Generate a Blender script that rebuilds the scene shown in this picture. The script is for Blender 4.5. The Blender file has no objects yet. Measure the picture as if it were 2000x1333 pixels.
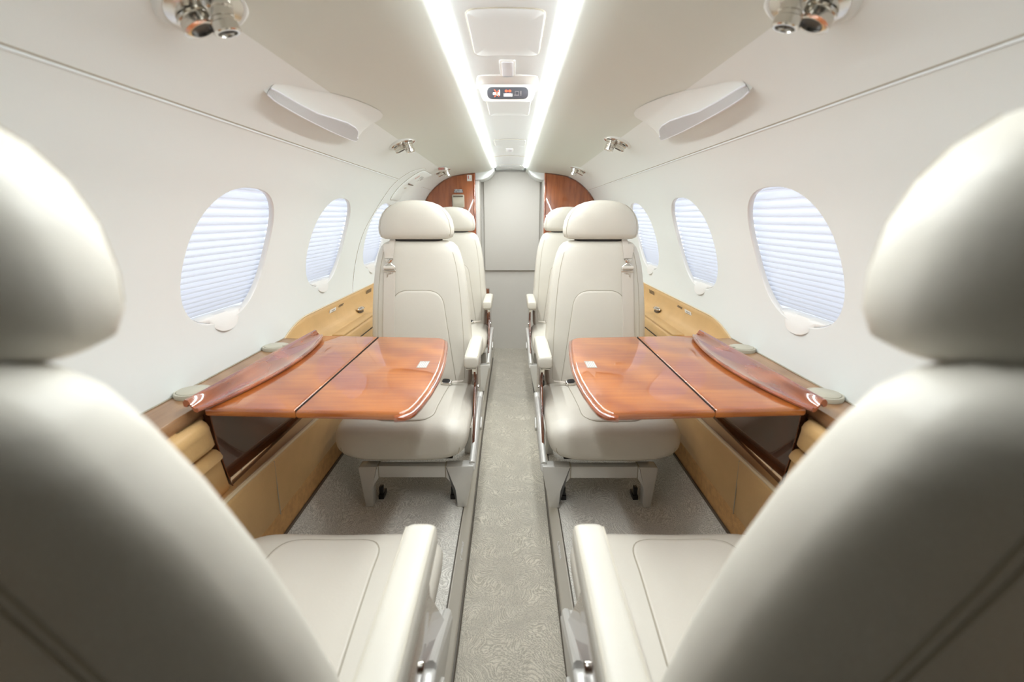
import bpy, bmesh, math, random
import numpy as np
from mathutils import Vector, Matrix
from mathutils.bvhtree import BVHTree
random.seed(7)
PI = math.pi
sc = bpy.context.scene
COL = sc.collection

# ------------------------------------------------------------------ camera, world, exposure
camd = bpy.data.cameras.new('camera')
cam = bpy.data.objects.new('camera', camd); COL.objects.link(cam)
camd.sensor_width = 36.0
camd.lens = 16.0
cam.location = (0.013, 0.0, 1.14)
cam.rotation_euler = (math.radians(90 - 15.17), 0, math.radians(-0.06))
camd.clip_start = 0.02
camd.dof.use_dof = True
camd.dof.focus_distance = 1.75
camd.dof.aperture_fstop = 2.8
sc.camera = cam

world = bpy.data.worlds.new('overcast_sky'); sc.world = world
world.use_nodes = True
bg = world.node_tree.nodes['Background']
bg.inputs[0].default_value = (0.86, 0.91, 1.0, 1)
bg.inputs[1].default_value = 2.05
STRIP_POWER = 34.0
vs = sc.view_settings
vs.view_transform = 'Standard'; vs.look = 'None'; vs.exposure = 0.82; vs.gamma = 1.0
vs.use_curve_mapping = False

# ------------------------------------------------------------------ materials
def mat(name, col, rough=0.5, metal=0.0, coat=0.0, bump=None, var=None, spec=0.5, emit=None, trans=0.0):
    """bump = (scale, strength) fine relief; var = (scale, amount) gentle colour variation"""
    m = bpy.data.materials.new(name); m.use_nodes = True
    nt = m.node_tree; b = nt.nodes['Principled BSDF']
    b.inputs['Base Color'].default_value = (*col, 1)
    b.inputs['Roughness'].default_value = rough
    b.inputs['Metallic'].default_value = metal
    b.inputs['Coat Weight'].default_value = coat
    b.inputs['Coat Roughness'].default_value = 0.03
    b.inputs['Specular IOR Level'].default_value = spec
    b.inputs['Transmission Weight'].default_value = trans
    if emit:
        b.inputs['Emission Color'].default_value = (*emit[0], 1)
        b.inputs['Emission Strength'].default_value = emit[1]
    tc = nt.nodes.new('ShaderNodeTexCoord')
    if bump:
        n = nt.nodes.new('ShaderNodeTexNoise'); n.inputs['Scale'].default_value = bump[0]; n.inputs['Detail'].default_value = 4
        bp = nt.nodes.new('ShaderNodeBump'); bp.inputs['Strength'].default_value = bump[1]; bp.inputs['Distance'].default_value = 0.002
        nt.links.new(tc.outputs['Object'], n.inputs['Vector'])
        nt.links.new(n.outputs['Fac'], bp.inputs['Height']); nt.links.new(bp.outputs['Normal'], b.inputs['Normal'])
    if var:
        n = nt.nodes.new('ShaderNodeTexNoise'); n.inputs['Scale'].default_value = var[0]; n.inputs['Detail'].default_value = 3
        r = nt.nodes.new('ShaderNodeValToRGB')
        r.color_ramp.elements[0].color = (*[c * (1 - var[1]) for c in col], 1)
        r.color_ramp.elements[1].color = (*[min(1, c * (1 + var[1])) for c in col], 1)
        r.color_ramp.elements[0].position = 0.3; r.color_ramp.elements[1].position = 0.7
        nt.links.new(tc.outputs['Object'], n.inputs['Vector'])
        nt.links.new(n.outputs['Fac'], r.inputs['Fac']); nt.links.new(r.outputs['Color'], b.inputs['Base Color'])
    return m

def wood(name, dark, light, rough, coat, scale=(9, 60, 60), wave=3.0, figure=0.35):
    m = bpy.data.materials.new(name); m.use_nodes = True
    nt = m.node_tree; b = nt.nodes['Principled BSDF']
    b.inputs['Roughness'].default_value = rough; b.inputs['Coat Weight'].default_value = coat
    b.inputs['Coat Roughness'].default_value = 0.015; b.inputs['Coat IOR'].default_value = 1.95
    tc = nt.nodes.new('ShaderNodeTexCoord'); mp = nt.nodes.new('ShaderNodeMapping')
    mp.inputs['Scale'].default_value = scale
    n1 = nt.nodes.new('ShaderNodeTexNoise'); n1.inputs['Scale'].default_value = 1.0; n1.inputs['Detail'].default_value = 6; n1.inputs['Roughness'].default_value = 0.6
    w = nt.nodes.new('ShaderNodeTexWave'); w.inputs['Scale'].default_value = wave; w.inputs['Distortion'].default_value = 7; w.inputs['Detail'].default_value = 2
    w.bands_direction = 'DIAGONAL'; w.inputs['Detail Scale'].default_value = 1.5
    mx = nt.nodes.new('ShaderNodeMix'); mx.data_type = 'FLOAT'; mx.inputs['Factor'].default_value = figure
    r = nt.nodes.new('ShaderNodeValToRGB')
    r.color_ramp.elements[0].color = (*dark, 1); r.color_ramp.elements[1].color = (*light, 1)
    r.color_ramp.elements[0].position = 0.25; r.color_ramp.elements[1].position = 0.75
    L = nt.links.new
    L(tc.outputs['Object'], mp.inputs['Vector']); L(mp.outputs['Vector'], n1.inputs['Vector'])
    L(tc.outputs['Object'], w.inputs['Vector'])
    L(n1.outputs['Fac'], mx.inputs['A']); L(w.outputs['Fac'], mx.inputs['B'])
    L(mx.outputs['Result'], r.inputs['Fac']); L(r.outputs['Color'], b.inputs['Base Color'])
    return m

def carpet_mat(name, dark, light):
    m = bpy.data.materials.new(name); m.use_nodes = True
    nt = m.node_tree; b = nt.nodes['Principled BSDF']; b.inputs['Roughness'].default_value = 0.95
    b.inputs['Specular IOR Level'].default_value = 0.15; b.inputs['Sheen Weight'].default_value = 0.3
    L = nt.links.new
    tc = nt.nodes.new('ShaderNodeTexCoord')
    big = nt.nodes.new('ShaderNodeTexNoise'); big.inputs['Scale'].default_value = 7; big.inputs['Detail'].default_value = 1
    sub = nt.nodes.new('ShaderNodeVectorMath'); sub.operation = 'MULTIPLY_ADD'
    sub.inputs[1].default_value = (0.30, 0.30, 0.0)
    L(tc.outputs['Object'], big.inputs['Vector']); L(big.outputs['Color'], sub.inputs[0]); L(tc.outputs['Object'], sub.inputs[2])
    w = nt.nodes.new('ShaderNodeTexWave'); w.inputs['Scale'].default_value = 62; w.inputs['Distortion'].default_value = 9
    w.inputs['Detail'].default_value = 3; w.inputs['Detail Scale'].default_value = 2.2; w.bands_direction = 'DIAGONAL'
    L(sub.outputs[0], w.inputs['Vector'])
    fine = nt.nodes.new('ShaderNodeTexNoise'); fine.inputs['Scale'].default_value = 330; fine.inputs['Detail'].default_value = 3
    L(tc.outputs['Object'], fine.inputs['Vector'])
    mx = nt.nodes.new('ShaderNodeMix'); mx.data_type = 'FLOAT'; mx.inputs['Factor'].default_value = 0.68
    L(w.outputs['Fac'], mx.inputs['A']); L(fine.outputs['Fac'], mx.inputs['B'])
    r = nt.nodes.new('ShaderNodeValToRGB')
    r.color_ramp.elements[0].color = (*dark, 1); r.color_ramp.elements[1].color = (*light, 1)
    r.color_ramp.elements[0].position = 0.25; r.color_ramp.elements[1].position = 0.72
    L(mx.outputs['Result'], r.inputs['Fac']); L(r.outputs['Color'], b.inputs['Base Color'])
    bp = nt.nodes.new('ShaderNodeBump'); bp.inputs['Strength'].default_value = 0.7; bp.inputs['Distance'].default_value = 0.004
    L(mx.outputs['Result'], bp.inputs['Height']); L(bp.outputs['Normal'], b.inputs['Normal'])
    return m

def shade_mat(name):
    m = bpy.data.materials.new(name); m.use_nodes = True
    nt = m.node_tree; nt.nodes.clear()
    o = nt.nodes.new('ShaderNodeOutputMaterial'); d = nt.nodes.new('ShaderNodeBsdfDiffuse'); t = nt.nodes.new('ShaderNodeBsdfTranslucent')
    d.inputs[0].default_value = (0.66, 0.66, 0.67, 1); t.inputs[0].default_value = (0.62, 0.625, 0.645, 1)
    mx = nt.nodes.new('ShaderNodeMixShader'); mx.inputs[0].default_value = 0.5
    nt.links.new(d.outputs[0], mx.inputs[1]); nt.links.new(t.outputs[0], mx.inputs[2]); nt.links.new(mx.outputs[0], o.inputs[0])
    return m

def pane_mat(name):
    m = bpy.data.materials.new(name); m.use_nodes = True
    nt = m.node_tree; nt.nodes.clear()
    o = nt.nodes.new('ShaderNodeOutputMaterial'); t = nt.nodes.new('ShaderNodeBsdfTransparent'); g = nt.nodes.new('ShaderNodeBsdfGlossy')
    g.inputs['Roughness'].default_value = 0.02; t.inputs[0].default_value = (0.95, 0.96, 0.97, 1)
    mx = nt.nodes.new('ShaderNodeMixShader'); mx.inputs[0].default_value = 0.06
    nt.links.new(t.outputs[0], mx.inputs[1]); nt.links.new(g.outputs[0], mx.inputs[2]); nt.links.new(mx.outputs[0], o.inputs[0])
    return m

def ribbed(name, col, rough, scale, axis=1, metal=0.0, alpha=None):
    m = mat(name, col, rough, metal)
    nt = m.node_tree; b = nt.nodes['Principled BSDF']
    tc = nt.nodes.new('ShaderNodeTexCoord'); w = nt.nodes.new('ShaderNodeTexWave')
    w.bands_direction = 'XYZ'[axis]; w.inputs['Scale'].default_value = scale; w.inputs['Distortion'].default_value = 0
    bp = nt.nodes.new('ShaderNodeBump'); bp.inputs['Strength'].default_value = 0.5; bp.inputs['Distance'].default_value = 0.002
    nt.links.new(tc.outputs['Object'], w.inputs['Vector']); nt.links.new(w.outputs['Fac'], bp.inputs['Height'])
    nt.links.new(bp.outputs['Normal'], b.inputs['Normal'])
    return m

M = {}
M['wall'] = mat('cream_wall_panel', (0.835, 0.87, 0.855), 0.55, bump=(260, 0.05))
M['soffit'] = mat('soffit_fabric', (0.77, 0.81, 0.755), 0.7, bump=(420, 0.08))
M['panel'] = mat('white_ceiling_panel', (0.90, 0.95, 0.97), 0.5)
M['lens'] = mat('light_strip_lens', (0.9, 0.9, 0.9), 0.5, emit=((0.94, 0.985, 1.0), STRIP_POWER))
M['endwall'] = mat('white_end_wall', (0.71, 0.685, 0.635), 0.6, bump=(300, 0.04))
M['leather'] = mat('cream_leather', (0.70, 0.668, 0.59), 0.42, bump=(190, 0.10), var=(6, 0.025))
M['leather_in'] = mat('cream_leather_insert', (0.705, 0.668, 0.59), 0.45, bump=(190, 0.12))
M['piping'] = mat('cream_piping', (0.60, 0.56, 0.47), 0.5)
M['seam'] = mat('stitched_seam', (0.40, 0.36, 0.28), 0.6)
M['thread'] = mat('stitch_thread', (0.46, 0.41, 0.31), 0.6)
M['belt'] = mat('belt_webbing', (0.70, 0.645, 0.57), 0.6, bump=(700, 0.2))
M['belt_metal'] = mat('belt_satin_metal', (0.62, 0.57, 0.49), 0.28, metal=0.85)
M['chrome'] = mat('chrome', (0.72, 0.69, 0.64), 0.16, metal=1.0)
M['black'] = mat('black_plastic', (0.015, 0.015, 0.017), 0.3)
M['gap'] = mat('dark_gap', (0.02, 0.018, 0.015), 0.6)
M['frame'] = mat('grey_painted_metal', (0.70, 0.69, 0.655), 0.34, metal=0.2)
M['rail'] = mat('brushed_rail', (0.64, 0.61, 0.545), 0.36, metal=0.25, bump=(120, 0.04))
M['rail_edge'] = mat('rail_dark_edge', (0.10, 0.085, 0.065), 0.5)
M['letter'] = mat('etched_letter', (0.97, 0.97, 0.97), 0.5)
M['carpet'] = carpet_mat('side_carpet', (0.50, 0.48, 0.425), (0.96, 0.94, 0.87))
M['carpet_aisle'] = carpet_mat('aisle_carpet', (0.38, 0.35, 0.285), (0.74, 0.69, 0.585))
M['tan'] = mat('tan_leather', (0.62, 0.39, 0.165), 0.48, bump=(150, 0.12), var=(10, 0.05))
M['tan_light'] = mat('tan_edge_welt', (0.72, 0.58, 0.38), 0.5)
M['kick'] = mat('tan_kick_carpet', (0.60, 0.34, 0.13), 0.9, bump=(300, 0.5), var=(60, 0.12))
M['table'] = wood('table_veneer', (0.30, 0.058, 0.002), (0.50, 0.138, 0.007), 0.55, 0.85, scale=(5, 70, 60), wave=2.6, figure=0.3)
M['table_edge'] = wood('table_edge_wood', (0.20, 0.035, 0.008), (0.42, 0.095, 0.018), 0.2, 1.0, scale=(40, 4, 60))
M['lid'] = wood('lid_veneer', (0.20, 0.04, 0.012), (0.40, 0.10, 0.03), 0.15, 1.0, scale=(60, 5, 60))
M['ledge'] = wood('ledge_veneer', (0.26, 0.125, 0.05), (0.40, 0.22, 0.10), 0.35, 0.3, scale=(120, 8, 60))
M['bay'] = wood('dark_gloss_wood', (0.04, 0.013, 0.007), (0.12, 0.04, 0.02), 0.12, 1.0, scale=(60, 60, 12))
M['bulk'] = wood('bulkhead_veneer', (0.20, 0.045, 0.011), (0.44, 0.125, 0.032), 0.22, 0.8, scale=(55, 55, 5), wave=2.0, figure=0.12)
M['burl'] = wood('seat_side_wood', (0.09, 0.02, 0.008), (0.22, 0.07, 0.025), 0.2, 0.8)
M['cup'] = mat('beige_plastic', (0.56, 0.53, 0.43), 0.35)
M['podlens'] = ribbed('ribbed_lamp_lens', (0.66, 0.67, 0.68), 0.22, 120, 1)
M['shade'] = shade_mat('pleated_shade_fabric')
M['pane'] = pane_mat('window_pane')
M['whiteplastic'] = mat('white_plastic', (0.83, 0.82, 0.79), 0.35)
M['plaque'] = mat('white_placard', (0.85, 0.85, 0.82), 0.4)
M['ink'] = mat('black_ink', (0.03, 0.03, 0.03), 0.5)
M['redink'] = mat('red_ink', (0.62, 0.06, 0.04), 0.5)
M['greyplate'] = mat('grey_plate', (0.46, 0.43, 0.39), 0.35, metal=0.3)
M['display'] = mat('dark_display', (0.10, 0.105, 0.12), 0.25)
M['red_led'] = mat('red_sign_light', (0.9, 0.1, 0.05), 0.5, emit=((1.0, 0.10, 0.04), 1.1))
M['white_led'] = mat('white_sign_light', (0.9, 0.9, 0.9), 0.5, emit=((1.0, 0.97, 0.93), 0.55))
M['grey_led'] = mat('dim_sign_light', (0.30, 0.28, 0.29), 0.5)
M['lamp_sq'] = mat('frosted_lamp', (0.80, 0.81, 0.86), 0.4)
M['slot'] = mat('grille_slot', (0.13, 0.10, 0.07), 0.7)
M['shading_wall'] = mat('dark_forward_wall', (0.07, 0.06, 0.052), 0.7)  # unseen wall, darkened to keep bounced light off the near seat backs

# ------------------------------------------------------------------ mesh helpers
def finish(bm, angle=38):
    bmesh.ops.remove_doubles(bm, verts=bm.verts, dist=1e-5)
    bmesh.ops.recalc_face_normals(bm, faces=bm.faces)
    a = math.radians(angle)
    for f in bm.faces: f.smooth = True
    for e in bm.edges:
        if len(e.link_faces) == 2:
            e.smooth = e.calc_face_angle(0) < a

def obj(name, bm, m, parent=None, label=None, cat=None, group=None, kind=None, angle=38, fin=True, mx=None):
    if fin: finish(bm, angle)
    me = bpy.data.meshes.new(name)
    if mx is not None: bm.transform(mx)
    bm.to_mesh(me); bm.free()
    me.materials.append(m)
    o = bpy.data.objects.new(name, me); COL.objects.link(o)
    if parent: o.parent = parent
    tag(o, label, cat, group, kind)
    return o

def tag(o, label=None, cat=None, group=None, kind=None):
    if label: o['label'] = label
    if cat: o['category'] = cat
    if group: o['group'] = group
    if kind: o['kind'] = kind

def thing(name, label, cat, loc=(0, 0, 0), group=None, rot=(0, 0, 0)):
    o = bpy.data.objects.new(name, None); COL.objects.link(o)
    o.empty_display_size = 0.05
    o.location = loc; o.rotation_euler = rot
    tag(o, label, cat, group)
    return o

def copy_tree(o, parent=None):
    c = o.copy(); COL.objects.link(c)
    if parent: c.parent = parent
    for ch in list(o.children): copy_tree(ch, c)
    return c

def NB(): return bmesh.new()

def add_faces(bm, verts, faces):
    vs_ = [bm.verts.new(v) for v in verts]
    for f in faces:
        try: bm.faces.new([vs_[i] for i in f])
        except ValueError: pass
    return vs_

def box(bm, lo, hi, bev=0.0, seg=2):
    b = bmesh.new()
    x0, y0, z0 = lo; x1, y1, z1 = hi
    add_faces(b, [(x0,y0,z0),(x1,y0,z0),(x1,y1,z0),(x0,y1,z0),(x0,y0,z1),(x1,y0,z1),(x1,y1,z1),(x0,y1,z1)],
              [(0,3,2,1),(4,5,6,7),(0,1,5,4),(1,2,6,5),(2,3,7,6),(3,0,4,7)])
    if bev > 0: bmesh.ops.bevel(b, geom=b.edges[:], offset=bev, segments=seg, profile=0.6, affect='EDGES')
    merge(bm, b); return bm

def merge(bm, b, mx=None):
    if mx is not None: b.transform(mx)
    me = bpy.data.meshes.new('tmp'); b.to_mesh(me); b.free(); bm.from_mesh(me); bpy.data.meshes.remove(me)

def prism(bm, pts, d0, d1, axis='z', bev=0.0, seg=2):
    """extrude a 2D outline; axis z: (x,y), axis y: (x,z), axis x: (y,z)"""
    b = bmesh.new()
    def P(p, d):
        return {'z': (p[0], p[1], d), 'y': (p[0], d, p[1]), 'x': (d, p[0], p[1])}[axis]
    n = len(pts)
    a = [b.verts.new(P(p, d0)) for p in pts]; c = [b.verts.new(P(p, d1)) for p in pts]
    b.faces.new(a); b.faces.new(c[::-1])
    for i in range(n): b.faces.new((a[i], a[(i+1) % n], c[(i+1) % n], c[i]))
    bmesh.ops.recalc_face_normals(b, faces=b.faces)
    if bev > 0:
        ca, cc = set(a), set(c)
        es = [e for e in b.edges if (e.verts[0] in ca and e.verts[1] in ca) or (e.verts[0] in cc and e.verts[1] in cc)]
        bmesh.ops.bevel(b, geom=es, offset=bev, segments=seg, profile=0.5, affect='EDGES')
    merge(bm, b); return bm

def rounded(pts, r, seg=5):
    """round polygon corners; r number or per-corner list"""
    out = []; n = len(pts)
    for i in range(n):
        p = Vector(pts[i]); a = Vector(pts[i-1]); c = Vector(pts[(i+1) % n])
        ri = r[i] if isinstance(r, (list, tuple)) else r
        if ri <= 0: out.append(tuple(p)); continue
        da = (a - p); dc = (c - p)
        k = min(ri, da.length * .49, dc.length * .49)
        s = p + da.normalized() * k; e = p + dc.normalized() * k
        for j in range(seg + 1):
            t = j / seg
            out.append(tuple((1-t)**2 * s + 2*t*(1-t) * p + t*t * e))
    return out

def tube(bm, path, r, n=8, closed=False, cap=True):
    P = [Vector(p) for p in path]; m = len(P)
    rings = []
    up = None
    for i in range(m):
        if closed: t = P[(i+1) % m] - P[i-1]
        else: t = P[min(i+1, m-1)] - P[max(i-1, 0)]
        t.normalize()
        if up is None: up = Vector((0, 0, 1)) if abs(t.z) < 0.9 else Vector((1, 0, 0))
        a = t.cross(up)
        if a.length < 1e-6: a = t.cross(Vector((1, .3, .2)))
        a.normalize(); up = a.cross(t).normalized()
        ri = r[i] if isinstance(r, (list, tuple)) else r
        rings.append([bm.verts.new(P[i] + a * (math.cos(2*PI*j/n) * ri) + up * (math.sin(2*PI*j/n) * ri)) for j in range(n)])
    for i in range(m if closed else m - 1):
        A = rings[i]; B = rings[(i+1) % m]
        for j in range(n): bm.faces.new((A[j], A[(j+1) % n], B[(j+1) % n], B[j]))
    if cap and not closed:
        bm.faces.new(rings[0][::-1]); bm.faces.new(rings[-1])
    return bm

def loft(bm, secs, cap=True):
    """secs: list of closed loops with equal vertex count"""
    R = [[bm.verts.new(p) for p in s] for s in secs]
    n = len(R[0])
    for A, B in zip(R[:-1], R[1:]):
        for j in range(n): bm.faces.new((A[j], A[(j+1) % n], B[(j+1) % n], B[j]))
    if cap:
        bm.faces.new(R[0][::-1]); bm.faces.new(R[-1])
    return bm

def grid(bm, f, us, vs2, flip=False):
    V = [[bm.verts.new(f(u, v)) for v in vs2] for u in us]
    for i in range(len(us) - 1):
        for j in range(len(vs2) - 1):
            q = (V[i][j], V[i+1][j], V[i+1][j+1], V[i][j+1])
            bm.faces.new(q[::-1] if flip else q)
    return V

def lathe(bm, prof, n=24, mx=None):
    b = bmesh.new()
    R = [[b.verts.new((r * math.cos(2*PI*j/n), r * math.sin(2*PI*j/n), z)) for j in range(n)] for r, z in prof]
    for A, B in zip(R[:-1], R[1:]):
        for j in range(n): b.faces.new((A[j], A[(j+1) % n], B[(j+1) % n], B[j]))
    if prof[0][0] > 1e-6: b.faces.new(R[0][::-1])
    if prof[-1][0] > 1e-6: b.faces.new(R[-1])
    bmesh.ops.remove_doubles(b, verts=b.verts, dist=1e-6)
    merge(bm, b, mx); return bm

def sgnpow(v, e): return math.copysign(abs(v) ** e, v)

def superloop(cx, cy, a, b, n, N=40):
    return [(cx + a * sgnpow(math.cos(2*PI*i/N), 2/n), cy + b * sgnpow(math.sin(2*PI*i/N), 2/n)) for i in range(N)]

def lerp_table(tab, t):
    xs = [r[0] for r in tab]
    return [float(np.interp(t, xs, [r[k] for r in tab])) for k in range(1, len(tab[0]))]

def text(name, body, m, size, mx, parent=None, align='CENTER', bold=False):
    cu = bpy.data.curves.new(name, 'FONT'); cu.body = body; cu.size = size
    cu.align_x = align; cu.align_y = 'CENTER'; cu.extrude = 0.0002
    if bold: cu.offset = size * 0.02
    cu.materials.append(m)
    f = bpy.data.objects.new('tmp_text', cu); COL.objects.link(f)
    me = bpy.data.meshes.new_from_object(f.evaluated_get(bpy.context.evaluated_depsgraph_get()))
    bpy.data.objects.remove(f); bpy.data.curves.remove(cu)
    if not me.materials: me.materials.append(m)
    o = bpy.data.objects.new(name, me); COL.objects.link(o)
    if parent: o.parent = parent
    o.matrix_local = mx
    return o

def frame_mx(origin, ex, ez):
    ex = Vector(ex).normalized(); ez = Vector(ez).normalized(); ey = ez.cross(ex).normalized(); ex = ey.cross(ez)
    m = Matrix((ex, ey, ez)).transposed().to_4x4(); m.translation = Vector(origin); return m

# ------------------------------------------------------------------ cabin section
PROF = [(.772, .50), (.772, .60), (.772, .70), (.778, .80), (.772, .90), (.752, 1.0), (.722, 1.10), (.682, 1.20), (.635, 1.29),
        (.60, 1.335), (.545, 1.385), (.49, 1.42), (.44, 1.442)]
def catmull(P, per=12):
    P = [Vector(p) for p in P]; out = []
    Q = [P[0]*2 - P[1]] + P + [P[-1]*2 - P[-2]]
    for i in range(1, len(Q) - 2):
        for k in range(per):
            t = k / per; a, b, c, d = Q[i-1:i+3]
            out.append(0.5 * ((2*b) + (c - a)*t + (2*a - 5*b + 4*c - d)*t*t + (3*b - a - 3*c + d)*t**3))
    out.append(P[-1]); return out
_pp = catmull(PROF)
_s = np.concatenate([[0], np.cumsum([(b - a).length for a, b in zip(_pp[:-1], _pp[1:])])])
_px = np.array([p.x for p in _pp]); _pz = np.array([p.y for p in _pp])
S_END = float(_s[-1])
def s_of_z(z): return float(np.interp(z, _pz, _s))
def sec(s):
    x = float(np.interp(s, _s, _px)); z = float(np.interp(s, _s, _pz))
    d = 0.02
    tx = float(np.interp(s + d, _s, _px) - np.interp(s - d, _s, _px)); tz = float(np.interp(s + d, _s, _pz) - np.interp(s - d, _s, _pz))
    L = math.hypot(tx, tz)
    return x, z, tx / L, tz / L
def wp(side, y, s, off=0.0):
    """point on the side wall; off > 0 goes into the cabin"""
    x, z, tx, tz = sec(min(max(s, 0), S_END))
    ext = s - S_END if s > S_END else 0.0          # continue flat under the soffit
    nx, nz = -tz, tx
    if nx > 0: nx, nz = -nx, -nz
    x += nx * off - ext; z += nz * off + ext * .20
    return Vector((side * x, y, z))
def wn(side, s):
    x, z, tx, tz = sec(min(max(s, 0), S_END)); nx, nz = -tz, tx
    if nx > 0: nx, nz = -nx, -nz
    return Vector((side * nx, 0, nz)), Vector((side * tx, 0, tz))

Y0, Y1 = -0.55, 3.95
YC = {-1: [.575, 1.245, 1.915, 2.60], 1: [.53, 1.20, 1.85, 2.535]}
WH = 0.187            # half size of the window along y
SC = s_of_z(1.045); SH = 0.184; RAKE = .17
NWIN = 2.45
def win_loop(N, scale=1.0):
    return [(WH * scale * sgnpow(math.cos(a), 2/NWIN) + RAKE * SH * scale * sgnpow(math.sin(a), 2/NWIN), SH * scale * sgnpow(math.sin(a), 2/NWIN)) for a in [2*PI*i/N for i in range(N)]]

# ------------------------------------------------------------------ structure
def wall(side, name):
    bm = NB()
    s_lo, s_hi = SC - 0.235, SC + 0.235
    ss_b = list(np.linspace(0, s_lo, 5)); ss_m = list(np.linspace(s_lo, s_hi, 13)); ss_t = list(np.linspace(s_hi, S_END, 9))
    allS = ss_b + ss_m[1:] + ss_t[1:]
    y = Y0
    for yc in YC[side]:
        a, b = yc - 0.24, yc + 0.24
        n = max(2, int((a - y) / 0.08))
        grid(bm, lambda u, v: wp(side, u, v), list(np.linspace(y, a, n)), allS)
        ym = list(np.linspace(a, b, 13))
        grid(bm, lambda u, v: wp(side, u, v), ym, ss_b); grid(bm, lambda u, v: wp(side, u, v), ym, ss_t)
        # ring block: perimeter of the rectangle to the window opening
        per = [(b, s) for s in ss_m[6:]] + [(yy, s_hi) for yy in ym[::-1][1:]] + [(a, s) for s in ss_m[::-1][1:]] + \
              [(yy, s_lo) for yy in ym[1:]] + [(b, s) for s in ss_m[1:6]]
        rings = []
        for t in (0, .25, .5, .72, .88, .97, 1.0):
            ring = []
            for (py, ps) in per:
                ang = math.atan2((ps - SC) / SH, (py - yc) / WH)
                k = (abs(math.cos(ang)) ** NWIN + abs(math.sin(ang)) ** NWIN) ** (-1 / NWIN)
                es = SC + SH * k * math.sin(ang); ey = yc + WH * k * math.cos(ang) + RAKE * (es - SC)
                ring.append(bm.verts.new(wp(side, py + (ey - py) * t, ps + (es - ps) * t)))
            rings.append(ring)
        n = len(per)
        for A, B in zip(rings[:-1], rings[1:]):
            for j in range(n): bm.faces.new((A[j], A[(j+1) % n], B[(j+1) % n], B[j]))
        y = b
    grid(bm, lambda u, v: wp(side, u, v), list(np.linspace(y, Y1, 12)), allS)
    bmesh.ops.remove_doubles(bm, verts=bm.verts, dist=1e-4)
    return obj(name, bm, M['wall'], kind='structure', label=None, angle=60)

wall_l = wall(-1, 'wall_left'); wall_r = wall(1, 'wall_right')

def seam(side, name, ya, yb, parent):
    bm = NB(); s = s_of_z(1.338)
    tube(bm, [wp(side, y, s, 0.0005) for y in np.linspace(ya, yb, 30)], 0.0022, 6)
    obj(name, bm, M['panel'], parent)
    bm = NB()
    tube(bm, [wp(side, y, s + 0.0035, -0.0012) for y in np.linspace(ya, yb, 30)], 0.0022, 6)
    obj('panel_gap', bm, M['seam'], parent)
seam(-1, 'panel_seam', Y0, 2.60, wall_l); seam(-1, 'panel_seam', 3.25, 3.65, wall_l); seam(1, 'panel_seam', Y0, 3.65, wall_r)

def window(side, yc, idx):
    N = 64
    bm = NB()
    rings = []
    for sc_, off in ((1.0, 0.0), (0.994, -0.001), (0.985, -0.004), (0.980, -0.009), (0.980, -0.014)):
        rings.append([wp(side, yc + a, SC + b, off) for a, b in win_loop(N, sc_)])
    loft(bm, rings, cap=False)
    # annular flange and the channel box in which the shade runs
    rect = []
    for a, b in win_loop(N):
        k = 0.238 / max(abs(a), abs(b) * 1.05, 1e-6); rect.append((a * k, b * k))
    loft(bm, [[wp(side, yc + a, SC + b, -0.014) for a, b in win_loop(N, 0.98)], [wp(side, yc + a, SC + b, -0.0145) for a, b in rect],
              [wp(side, yc + a, SC + b, -0.055) for a, b in rect]], cap=False)
    w = obj('window_%d' % idx, bm, M['whiteplastic'], kind='structure')
    # pane
    bm = NB()
    grid(bm, lambda u, v: wp(side, yc + u, SC + v, -0.056), list(np.linspace(-.238, .238, 4)), list(np.linspace(-.226, .226, 10)))
    grid(bm, lambda u, v: wp(side, yc + u, SC + v, -0.060), list(np.linspace(-.238, .238, 4)), list(np.linspace(-.226, .226, 10)))
    obj('pane', bm, M['pane'], w)
    # pleated shade: open pleats on top, gathered at the bottom
    s = SC - 0.160; rows = []; k = 0
    while s < SC + 0.215:
        f = (s - SC + 0.16) / 0.36
        rows.append((s, -0.021 if k % 2 else -0.036)); k += 1
        s += 0.0052 + 0.0075 * min(1, f * 1.15)
    rows = [(SC - .218, -.030)] + rows
    bm = NB()
    grid(bm, lambda u, v: wp(side, yc + u, rows[v][0], rows[v][1]), list(np.linspace(-.205, .221, 9)), list(range(len(rows))))
    obj('pleated_shade', bm, M['shade'], w, angle=5)
    # shade pull: bottom rail with finger tab
    bm = NB()
    up = [(a, b) for a, b in win_loop(160, 0.975) if b < -0.156]
    up.sort()
    ac = -.012
    # lower outline with tab
    low = []
    for a, b in up:
        t = max(0.0, 1 - (abs(a - ac) / 0.062) ** 2.2)
        low.append((a, b - 0.030 * t ** 0.5 if t > 0 else b))
    def strip(offs_low, offs_top, outline, top):
        V = []
        for (a, b) in outline:
            col = []
            for q in range(7):
                t = q / 6
                k_ = max(0.0, 1 - abs((a - ac) / .068) ** 3)
                o0_ = offs_low * k_ - .006 * (1 - k_) if offs_low > 0 else offs_low
                o_ = o0_ + (offs_top - o0_) * t + 0.003 * math.sin(PI * t) 
                col.append(bm.verts.new(wp(side, yc + a, SC + b + (top - b) * t, o_)))
            V.append(col)
        for i in range(len(V) - 1):
            for q in range(6): bm.faces.new((V[i][q], V[i+1][q], V[i+1][q+1], V[i][q+1]))
        return V
    Va = strip(0.007, -0.010, low, -0.162)
    Vb = strip(-0.012, -0.034, [(a, max(b, -.186)) for a, b in low], -0.162)
    for q in (0, 6):
        for i_ in range(len(Va) - 1): bm.faces.new((Va[i_][q], Va[i_+1][q], Vb[i_+1][q], Vb[i_][q]))
    obj('shade_pull', bm, M['whiteplastic'], w, angle=60)
    return w
i = 1
for side in (-1, 1):
    for yc in YC[side]:
        window(side, yc, i); i += 1

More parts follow.
